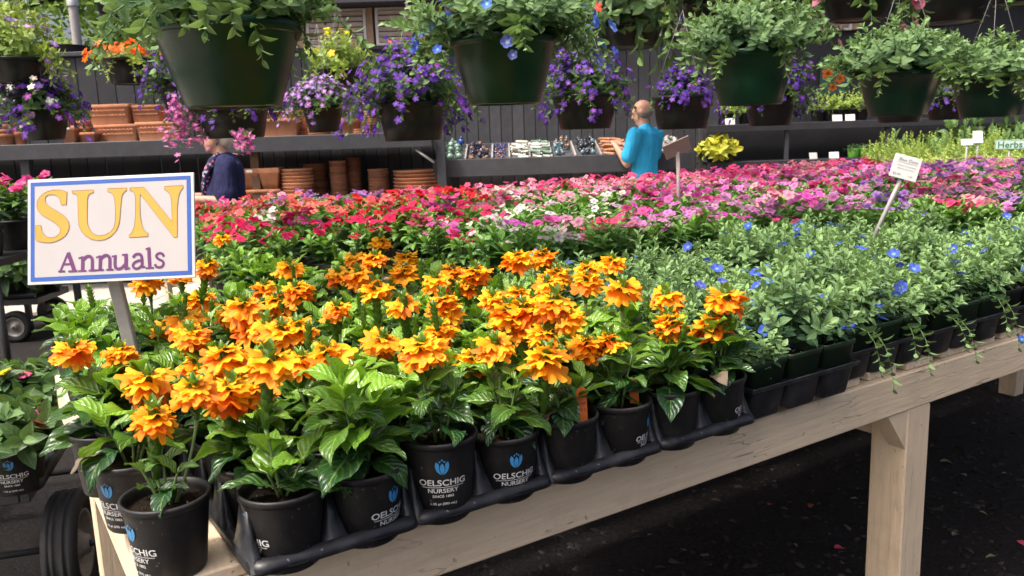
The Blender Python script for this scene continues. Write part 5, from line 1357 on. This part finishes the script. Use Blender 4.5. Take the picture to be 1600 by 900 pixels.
basket('dark basket of light green foliage dotted with yellow flowers', 4, 532, 108, 72, 134, 54, 'bright', 'basketdark', [(.85, .62, .02), (.9, .7, .02), (.85, .62, .02), (.6, .03, .3), (.85, .45, .35)], 14, 1.2, 1.25, .022, gp, True)
basket('basket of bright green leaves and lilac spikes at the top left corner', 3, 22, 92, 92, 128, 70, 'bright', 'basketdark', LIL, 60, 1.5, 1.25, .016, gp)
basket('dark pot of purple and white flowers above the left end of the shelf', 3, 64, 166, 78, 217, 56, 'bush', 'basketdark', PUR+PUR+[(.36, .10, .45), (.75, .75, .68)], 300, 1.0, 1.2, .020, gp)
basket('dark pot of lilac flowers over the plain planter', 3, 504, 166, 62, 205, 46, 'scaev', 'basketdark', LIL, 240, .9, 1.25, .019, gp)
basket('dark basket of violet flowers left of the largest green basket', 3, 292, 132, 84, 172, 64, 'scaev', 'basketdark', PUR, 420, 1.1, 1.1, .0165, gp)
basket('basket of dark leaves and red flowers at the top centre', 4, 985, 40, 100, 74, 76, 'bush', 'basketdark', [(.6, .05, .03)], 8, 1.5, 1.7, .018, gp)
basket('basket of red flowers above the violet basket', 4, 652, 92, 66, 118, 50, 'bush', 'basketdark', [(.72, .03, .05), (.8, .08, .05)], 16, .9, 1.1, .022, gp, True)
gp = 'baskets hung high at the right'
basket('black basket hung high, its round underside showing at the top right', 5, 1486, -22, 128, 34, 100, 'bush', 'basketdark', [(.6, .05, .3)], 8, 1., 1., .03, gp, False, PETUM)
basket('high basket of pink trumpet flowers above the pale green basket', 5, 1340, -12, 110, 30, 80, 'bush', 'basketdark', [(.62, .20, .27), (.58, .15, .24)], 40, 1., 1.5, .022, gp, False, PETUM)
basket('high basket of magenta trumpet flowers in the top right corner', 5, 1598, -40, 100, 4, 80, 'bush', 'basketdark', [(.55, .05, .32)], 26, 1., 1.35, .024, gp, False, PETUM)
basket('high basket of dark leaves with pale pink flowers at the top', 3, 1225, 0, 84, 34, 64, 'bush', 'basketdark', [(.6, .28, .28)], 18, 1.2, 1.6, .02, gp, False, PETUM)
basket('high basket of dark green leaves right of top centre', 3, 1100, 4, 84, 38, 64, 'bush', 'basketdark', [(.6, .2, .1)], 3, 1.2, 1.6, .02, gp)
basket('small brown-rimmed basket hung high left of the largest one', 3, 176, -18, 60, 22, 46, 'evol', 'basketdark', None, 0, .8, 1., .02, gp)

# ================================================================== BACK PLANTS
def potted(name, label, P, s, fol, mat, cat='potted plant', group=None, pot='pot', blos=None, n=0, pm=None, k=None, pr=.075, ph=.12, zf=1., bs=.02, pet=None):
    r_ = random.Random(int(abs(P[0]*997+P[1]*331)*10))
    t = thing(name, label, cat, mat4(P, r_.uniform(0, 6.3), 0, 0, s), group)
    ob('pot', pm or MB().lathe(pot_prof(ph, pr, pr*.78), 24).mesh('pot', mat), t); ob('soil', soil_mesh(pr*.93, ph*.87, 14, 3), t)
    f, tips = fol; q = k or pr/.16*1.6; M = mat4((0, 0, ph*.9), r_.uniform(0, 6), 0, 0, (q, q, q*zf)); ob('foliage', f, t, M)
    for i in range(n):
        p1, p2 = r_.choice(tips); p = M @ Vector(p2); c = r_.choice(blos)
        ob('blossom', pet or FANFM, t, mat4((p.x, p.y, p.z+.004), r_.uniform(0, 6), r_.uniform(-.5, .5), r_.uniform(-.5, .5), bs), c)
    return t
POT_S = MB().lathe(pot_prof(.12, .075, .058), 24).mesh('pot', M_['black'])
POT_L = MB().lathe(pot_prof(.09, .06, .05), 20).mesh('pot', simple('lime_pot', (.16, .42, .06), .5, .1))
HB = [ball_foliage(80+k, .2, .3, 26, 14, .05, OV, M_['herb'], .15, .05, .8) for k in range(3)]
HB2 = [ball_foliage(90+k, .2, .42, 22, 22, .034, OV, M_['herb'], .05, .03, .9) for k in range(2)]
CO = ball_foliage(95, .22, .18, 20, 9, .11, OV, M_['coleus'], .2, .05, .8)
DK = ball_foliage(96, .2, .14, 14, 8, .08, OV, M_['bask_leaf'], .3, .05, .3)
q = at_y(1122, 240, 8.72); potted('coleus_plant', 'yellow-green leafy plant in a black pot on the rack right of the man', (q[0], 8.72, 1.131), 1., CO, M_['black'], k=1.05, pr=.13, ph=.07)
for i, px in enumerate((1334, 1349, 1362, 1375, 1391)):
    q = at_y(px, 220, 8.78+.02*(i % 2)); potted('seedling_pot', 'dark-leaved seedling in a lime green pot on the lower rack shelf, '+ordw(i+1)+' from the left', (q[0], 8.78+.02*(i % 2), 1.131), 1., DK, None, pm=POT_L, k=.42, pr=.06, ph=.09, group='seedlings in lime green pots')
for i, px in enumerate((1140, 1165, 1278, 1296, 1312, 1330, 1345, 1462, 1492, 1520)):
    q = at_y(px, 175, 8.9); potted('herb_pot', 'light green bushy plant on the upper rack shelf, '+ordw(i+1)+' from the left', (q[0], 8.9, 1.506), 1., HB[i % 3], None, pm=POT_S, k=.62, pr=.075, ph=.12, group='plants on the upper rack shelf')
for i, (px, py, yy, zz, rz) in enumerate(((1272, 229, 8.68, 1.131, .4), (1304, 227, 8.68, 1.131, 0), (1141, 178, 8.765, 1.506, 0), (1309, 176, 8.765, 1.506, 0), (1329, 176, 8.765, 1.506, 0))):
    q = at_y(px, py, yy); o = MB().box(-.05, .05, -.002, .002, 0, .065, bev=.001).build('price_card', M_['tag'], None, mat4((q[0], yy, zz+.001), rz, rad(-12)))
    tag(o, ['tilted white price card on the lower rack shelf', 'upright white price card on the lower rack shelf', 'white card behind the pale green basket', 'white card left of a pair on the upper rack shelf', 'white card right of a pair on the upper rack shelf'][i], 'card')
# herb bench at the far right
hbz = .92
hb = thing('herb_bench', 'dark low bench crowded with pale green herbs at the far right', 'plant bench', mat4((3.3, 6.5, 0)))
MB().box(0, 3.0, 0, 1.5, hbz-.04, hbz, bev=.004).build('deck', M_['char'], hb)
for a, b2 in ((.05, .05), (2.86, .05), (.05, 1.36), (2.86, 1.36)): MB().box(a, a+.09, b2, b2+.09, 0, hbz-.041, bev=.003).build('leg', M_['char'], hb)
for i in range(11):
    for j in range(6):
        P = (3.42+i*.265+random.uniform(-.04, .04), 6.65+j*.24+random.uniform(-.04, .04), hbz+.001)
        if not seen(P, 60): continue
        tall = j >= 3 and random.random() < .55
        potted('herb_pot', ('tall flowering herb' if tall else 'low yellow-green herb')+' on the herb bench, '+ordw(j+1)+' row from the front, '+ordw(i+1)+' from the left', P, 1., (HB2 if tall else HB)[(i+j) % 2], None, pm=POT_S, k=(.85 if tall else .75), pr=.075, ph=.12, zf=(1. if tall else .75), group='tall herbs' if tall else 'low herbs')
for px, py, yy, s, fo, lab in ((1418, 215, 8.2, 1.0, HF['bush'][0], 'green leafy bush standing left of the herbs before the rack'), (1500, 200, 8.3, 1.3, HF['bush'][1], 'dark green bush behind the herb signs'), (1585, 190, 8.4, 1.2, HF['bush'][0], 'dark bush behind the Herbs sign')):
    q = at_y(px, py, yy)
    potted('shrub', lab, (q[0], yy, .001), 1., fo, M_['black'], 'shrub', None, k=1.9*s, pr=.22, ph=.85, zf=1.7)
q = at_d(1578, 226, 6.35)
hs = thing('herb_sign', 'small pale sign reading Herbs in green letters', 'sign', mat4(q, rad(-20)))
MB().box(-.10, .10, -.003, .003, -.036, .036, bev=.001).build('board', simple('pale_green_board', (.50, .66, .56), .6, .06), hs)
v, f = text_mesh('Herbs', .068, .0008); MB().raw([(a[0], -.0042, a[1]-.023) for a in v], f).build('lettering', simple('sign_green', (.02, .16, .07), .6, .1), hs, None, False)
gb = MB()
for (x0, x1, z0, z1) in ((-.097, .097, .0305, .033), (-.097, .097, -.033, -.0305), (-.097, -.0945, -.0304, .0304), (.0945, .097, -.0304, .0304)): gb.raw([(x0, -.0040, z0), (x1, -.0040, z0), (x1, -.0040, z1), (x0, -.0040, z1)], [(0, 1, 2, 3)])
gb.build('border', bpy.data.materials['sign_green'], hs, None, False)
MB().tube([(0, .008, -.02), (0, .008, hbz-q[2]-.0)], .006, 6).build('stake', M_['stake'], hs)
for px, py, d, w_, h_, lab in ((1511, 222, 6.5, .085, .05, 'small tilted white card on a stake among the herbs'), (1528, 214, 6.7, .072, .10, 'upright pale green edged card on a dark stake among the herbs')):
    P = at_d(px, py, d); small_sign('plant_sign', lab, px, py, d, w_, h_, M_['tag'], rad(-10), rad(-20), 0, (P[0], P[1], hbz+.05), M_['stake'])

# poster on the shed wall
q = at_y(1304, 118, 9.29)
po = thing('flower_poster', 'dark poster with orange flowers on the shed wall at the right', 'poster', mat4((q[0], 9.285, q[2])))
MB().box(-.16, .16, -.012, 0.0, -.20, .20, bev=.002).build('panel', simple('poster_teal', (.02, .06, .055), .5, .3, 12), po)
for x, z, s in ((-.08, .02, .07), (.05, -.03, .06), (-.02, -.12, .05), (.08, .1, .045)): 
    ob('print', tpl_mesh('print', blossom_tpl(6, (.3, .2, .1), .35, 2, 0, 0), M_['petal']), po, mat4((x, -.0145, z), 0, rad(90), 0, s), (.75, .16, .02))

# ================================================================== TREES
def tree(label, x, y, H, R, n, seed, lsz=.16):
    r_ = np.random.default_rng(seed); t = thing('tree', label, 'tree', mat4((x, y, 0)))
    tk = MB(); tk.tube([(0, 0, 0), (.05, .02, H*.25), (-.04, .03, H*.5), (.02, 0, H*.8)], [.22, .17, .12, .05], 10)
    cl = []
    for k in range(13):
        a = k*2.4; z = H*(.35+.05*k); e = np.array((math.sin(a)*R*r_.uniform(.4, .85), math.cos(a)*R*r_.uniform(.4, .85), z+H*r_.uniform(.05, .2)))
        tk.tube([(0, 0, z*.85), tuple(e*np.array((.5, .5, 1))*np.array((1, 1, .93))), tuple(e)], [.07, .045, .015], 6)
        for _ in range(5): cl.append((e+r_.normal(0, R*.22, 3), R*r_.uniform(.16, .34)))
    tk.build('trunk', M_['bark'], t)
    cr = MB()
    for i in range(n):
        c, s = cl[r_.integers(len(cl))]; d = r_.normal(0, 1, 3); d /= np.linalg.norm(d); p = c+d*s*r_.uniform(.5, 1.1)
        cr.tpl(age(OVS, float(r_.uniform(0, 1))), npm(mat4(p, r_.uniform(0, 6.3), r_.uniform(-.9, .6), r_.uniform(-.6, .6), lsz*r_.uniform(.7, 1.3))))
    cr.build('crown', M_['tree'], t)
tree('leafy tree behind the fence at the far left', -9.2, 14.5, 6.6, 2.6, 11000, 1)
tree('pale green tree above the fence beside the grey post', -5.6, 16.5, 6.8, 2.8, 11000, 2)
tree('tree behind the shed roof corner', -3.4, 21., 8.2, 3.2, 11000, 3)
tree('distant tree closing the gap over the fence', -10.5, 24., 9.5, 4.2, 9000, 4, .26)
q = at_y(97, 60, 9.75)
potted('shrub', 'yellow-leaved tall shrub behind the fence left of the grey post', (q[0], 9.8, 0.0), 1., HF['bright'][0], M_['black'], 'shrub', None, k=.9, pr=.25, ph=2.62, zf=2.2)

# ================================================================== CARTS
def wheel(parent, M, r, w_):
    k = r/.187; b = MB(); n = 48
    pr = [(r*.60, -w_*.34), (r*.66, -w_*.48), (r*.80, -w_*.56), (r*.92, -w_*.52), (r*.985, -w_*.38), (r*.985, -w_*.30), (r*.965, -w_*.28), (r*.965, -w_*.20), (r, -w_*.18), (r, -.012*k), (r*.978, -.010*k), (r*.978, .010*k), (r, .012*k), (r, w_*.18), (r*.965, w_*.20), (r*.965, w_*.28), (r*.985, w_*.30), (r*.985, w_*.38), (r*.92, w_*.52), (r*.80, w_*.56), (r*.66, w_*.48), (r*.60, w_*.34)]
    b.lathe(pr, n); wh = b.build('wheel', M_['rubber'], parent, M)
    h = MB(); h.lathe([(.012*k, w_*.60), (.030*k, w_*.60), (.034*k, w_*.44), (r*.22, w_*.36), (r*.30, w_*.16), (r*.44, w_*.10), (r*.53, w_*.20), (r*.57, w_*.42), (r*.625, w_*.48), (r*.625, w_*.40), (r*.60, -w_*.40), (r*.5, -w_*.2), (r*.2, -w_*.35), (.03*k, -w_*.5), (.0, -w_*.5)], 32)
    for q in range(4): h.lathe([(0, w_*.5), (.007*k, w_*.5), (.007*k, w_*.36)], 6, mat4((r*.155*math.cos(q*PI/2), r*.155*math.sin(q*PI/2), 0)))
    h.build('hub', M_['hub'], wh)
    MB().tube([(0, 0, w_*.5), (0, 0, w_*.85)], .011*k, 8).build('axle_nut', M_['ironblk'], wh)
    return wh
def cart(label, O, e1, L, W, zd, wr, wpos, ww):
    e1 = np.array((e1[0], e1[1], 0.)); e1 /= np.linalg.norm(e1); e2 = np.array((-e1[1], e1[0], 0))
    t = thing('garden_cart', label, 'cart', frame(e1, e2, (0, 0, 1), (O[0], O[1], 0)))
    fr = MB()
    for (x0, x1, y0, y1) in ((0, L, 0, .03), (0, L, W-.03, W), (0, .03, .0305, W-.0305), (L-.03, L, .0305, W-.0305)): fr.box(x0, x1, y0, y1, zd-.045, zd+.006, bev=.003)
    fr.build('frame', M_['ironblk'], t)
    dk = MB(); n = int(W/.034)
    for i in range(n): y = .036+i*(W-.072)/(n-1); dk.box(.031, L-.031, y-.004, y+.004, zd-.008, zd-.002)
    for i in range(int(L/.07)): x = .05+i*.07; dk.box(x-.003, x+.003, .031, W-.031, zd-.0015, zd+.001)
    dk.build('deck_mesh', M_['ironblk'], t)
    MB().tube([(-.02, -.03, zd+.02), (L*.3, -.03, zd+.035), (L, -.03, zd+.035)], .021, 10).build('side_rail', M_['ironblk'], t)
    ax = MB()
    for x in sorted(set(p[0] for p in wpos)): ax.tube([(x, min(p[1] for p in wpos), wr), (x, max(p[1] for p in wpos), wr)], .012, 8); ax.box(x-.02, x+.02, W*.3, W*.3+.04, wr, zd-.046); ax.box(x-.02, x+.02, W*.7, W*.7+.04, wr, zd-.046)
    ax.build('axle', M_['ironblk'], t)
    for x, y in wpos: wheel(t, mat4((x, y, wr), 0, rad(90) if y < W/2 else rad(-90)), wr, ww)
    return t
zd = .44
O = at_z(45, 764, zd); E1 = at_z(110, 672, zd)-O
e1 = E1.copy(); e1[2] = 0; e1 /= np.linalg.norm(e1); e2 = np.array((-e1[1], e1[0], 0))
hubp = at_z(98, 880, .187)-O; hx, hy = hubp @ e1, hubp @ e2
print('cart wheel local', hx, hy, O)
cart('black steel mesh garden cart with a fat pneumatic tyre at the lower left', O, e1, 1.15, .62, zd, .187, ((max(.1, hx), min(-.05, hy)), (max(.1, hx)+.72, min(-.05, hy)), (max(.1, hx), .72), (max(.1, hx)+.72, .72)), .095)
ZF = [ball_foliage(70+k, .21, .16, 22, 11, .11, OV, M_['bask_leaf'], .35, .10, .55, .0026) for k in range(2)]
BIGP = MB().lathe(pot_prof(.155, .085, .068, .012, .003), 40).mesh('pot', M_['black'])
LOGB, LETB = make_logo(.155, .085, .068, 1.5)
ZIN = [(.60, .06, .22), (.66, .10, .28), (.55, .04, .25)]
ZINM = tpl_mesh('blossom', blossom_tpl(9, (1.1, 2.5, .1), .2, 2, .05, .04, 0, 1, .3), M_['petal'])
for i, (px, py, lg) in enumerate(((22, 690, .25), (-60, 690, 0), (75, 612, .4), (5, 628, 0), (-45, 630, .2))):
    Q = at_z(px, py, zd+.155); P = (Q[0], Q[1], zd+.0025)
    t = potted('zinnia_plant', ['broad-leaved pink zinnia in the black logo pot on the cart', 'pink zinnia at the left frame edge on the cart', 'pink zinnia at the far right side of the cart', 'pink zinnia in the middle of the cart', 'pink zinnia at the left rear of the cart'][i], P, 1., ZF[i % 2], None, pm=BIGP, k=.82, pr=.085, ph=.155, blos=ZIN+[(.75, .45, .02)], n=9, bs=.027, pet=ZINM, zf=.95)
    pt = [c for c in t.children if c.name.startswith('pot')][0]; Ml = mat4((0, 0, 0), lg-t.rotation_euler.z if False else lg-t.matrix_basis.to_euler().z)
    ob('logo', LOGB, pt, Ml); ob('lettering', LETB, pt, Ml)
# second cart, farther back: its wheel faces the viewer
wr = .124; Hb = at_z(24, 512, wr)
c2 = cart('small black cart loaded with leafy pots beyond the sign', np.array((Hb[0]-.95, Hb[1]+.02, 0)), (1, .06), 1.1, .55, .33, wr, ((.93, -.03), (.16, -.03), (.93, .58), (.16, .58)), .07)
for i, (dx, dy) in enumerate(((-.05, .12), (-.3, .12), (.1, .4), (-.2, .42), (-.55, .2))):
    P = (Hb[0]+dx, Hb[1]+dy, .333)
    potted('leafy_plant', 'green broad-leaved plant on the small cart, '+('front right', 'front middle', 'back right', 'back middle', 'leftmost')[i], P, 1., ZF[i % 2], None, pm=BIGP, k=1.15, pr=.085, ph=.155, zf=1.5, blos=[(.1, .1, .6)], n=2, group='leafy pots on the small cart')
# black bench at the left with rose vinca
lb = thing('steel_bench', 'black steel bench with rose flowers partly hidden by the sign', 'plant bench', mat4((-4.6, 4.25, 0)))
MB().box(0, 1.98, 0, .9, .90, .94, bev=.004).build('deck', M_['ironblk'], lb)
for a, b2 in ((.03, .03), (1.9, .03), (.03, .82), (1.9, .82)): MB().tube([(a+.02, b2+.02, 0), (a+.02, b2+.02, .899)], .022, 10).build('leg', M_['ironblk'], lb)
for i in range(6):
    for j in range(3):
        P = (-4.6+.35+i*.3, 4.38+j*.27, .941)
        if not seen((P[0], P[1], 1.2), 80): continue
        cn = random.choice(('crimson', 'hot', 'rose')); fol, bl = VF[(i+j) % 6]
        t = thing('vinca_plant', W_[cn]+' vinca on the black bench at left, '+ordw(j+1)+' row, '+ordw(i+1)+' along', 'potted plant', mat4(P, random.uniform(0, 6), 0, 0, 1.65), 'vinca on the black bench at left')
        ob('pot', VP, t); ob('foliage', fol, t); ob('blossoms', VJ[(i+j) % 6], t, None, C_[cn])

# plant tags
def plant_tag(u, v, z, mat, label, rz, h_=.05, w_=.016, tilt=-.15, grp=None):
    b = MB(); b.box(-w_/2, w_/2, -.0006, .0006, -.03, h_-.006); b.tube([(0, -.00065, h_-.006), (0, .00065, h_-.006)], w_/2, 14); b.sm = [False]*len(b.f)
    o = b.build('plant_tag', M_[mat], None, mat4(T(u, v, z), rz, tilt)); tag(o, label, 'plant tag', grp)
    if mat == 'tagor':
        for k, s in enumerate(('KEEP', '1.3 ct')):
            vv_, f = text_mesh(s, .006); MB().raw([(a[0], -.0009, a[1]+.024-.009*k) for a in vv_], f).build('print', M_['ink'], o, None, False)
    return o
uF, vF = tb(at_d(906, 655, 1.28))
plant_tag(US[4]+.02, VR-.022, DECK+.092, 'tagor', 'round-topped orange plant tag stuck in a black front-row pot', TH-rad(25))
plant_tag(US[5]+.035, VR+.0, DECK+.09, 'tagor', 'orange plant tag half hidden among leaves right of the first orange tag', TH-.3, .035)
for i, (px, py) in enumerate(((883, 378), (923, 378), (953, 380), (1395, 350), (1450, 360), (1178, 530), (1320, 500), (1352, 465), (458, 335), (398, 465), (1020, 480))):
    Q = at_z(px, py, DECK+.155); a, b2 = tb(Q); b2 = max(b2, .045)
    lab = ['white plant tag before the white vinca, left of three', 'white plant tag before the white vinca, middle of three', 'white plant tag before the white vinca, right of three', 'white rounded tag among the blue flowers left of its twin', 'white rounded tag among the blue flowers right of its twin', 'cream printed tag at the corner of the first green pot', 'cream tag in the third green square pot', 'clear-edged tag with dark print among the blue flowers', 'white tag in front of the salmon flowers', 'small white tag among orange flowers beside the sign', 'pale tag between the orange and the blue flowers'][i]
    plant_tag(a, b2, DECK+.115, 'tag', lab, TH-rad(30), .05, .018)

# fallen bits on the ground
LFM = [tpl_mesh('fallen_leaf', leaf_tpl(.25, 5, 2, .6, .5, .03, 0, .8), simple('pale_dry_leaf', (.22, .2, .12), .8, .3)), tpl_mesh('fallen_petal', leaf_tpl(.42, 5, 3, .5, .3, .03, 0, .5), simple('pink_petal', (.55, .06, .12), .6, .15)), tpl_mesh('fallen_petal', leaf_tpl(.4, 5, 3, .5, .3, .03, 0, .5), simple('rust_petal', (.28, .07, .03), .7, .2))]
for i, (px, py, k, s) in enumerate(((1303, 857, 1, .055), (1200, 790, 2, .04), (1268, 788, 2, .045), (1590, 845, 1, .05), (1468, 722, 0, .09), (1510, 745, 0, .06), (1488, 838, 0, .07), (1565, 740, 0, .04), (1340, 780, 0, .04), (1556, 870, 0, .05), (1240, 850, 0, .03), (1530, 800, 0, .04))):
    Q = at_z(px, py, .006); o = ob(('fallen_leaf', 'fallen_petal', 'fallen_petal')[k], LFM[k], None, mat4((Q[0], Q[1], .008), random.uniform(0, 6), .1, 0, s*.7))
    tag(o, ['pink fallen petal on the dark ground left of the bench leg', 'rust brown fallen bit under the bench rail, left of its twin', 'rust brown fallen bit under the bench rail, right of its twin', 'pink fallen petal at the right edge of the ground'][i] if i < 4 else 'pale dry leaf lying on the dark ground', 'petal' if k else 'leaf', 'fallen bits on the ground')
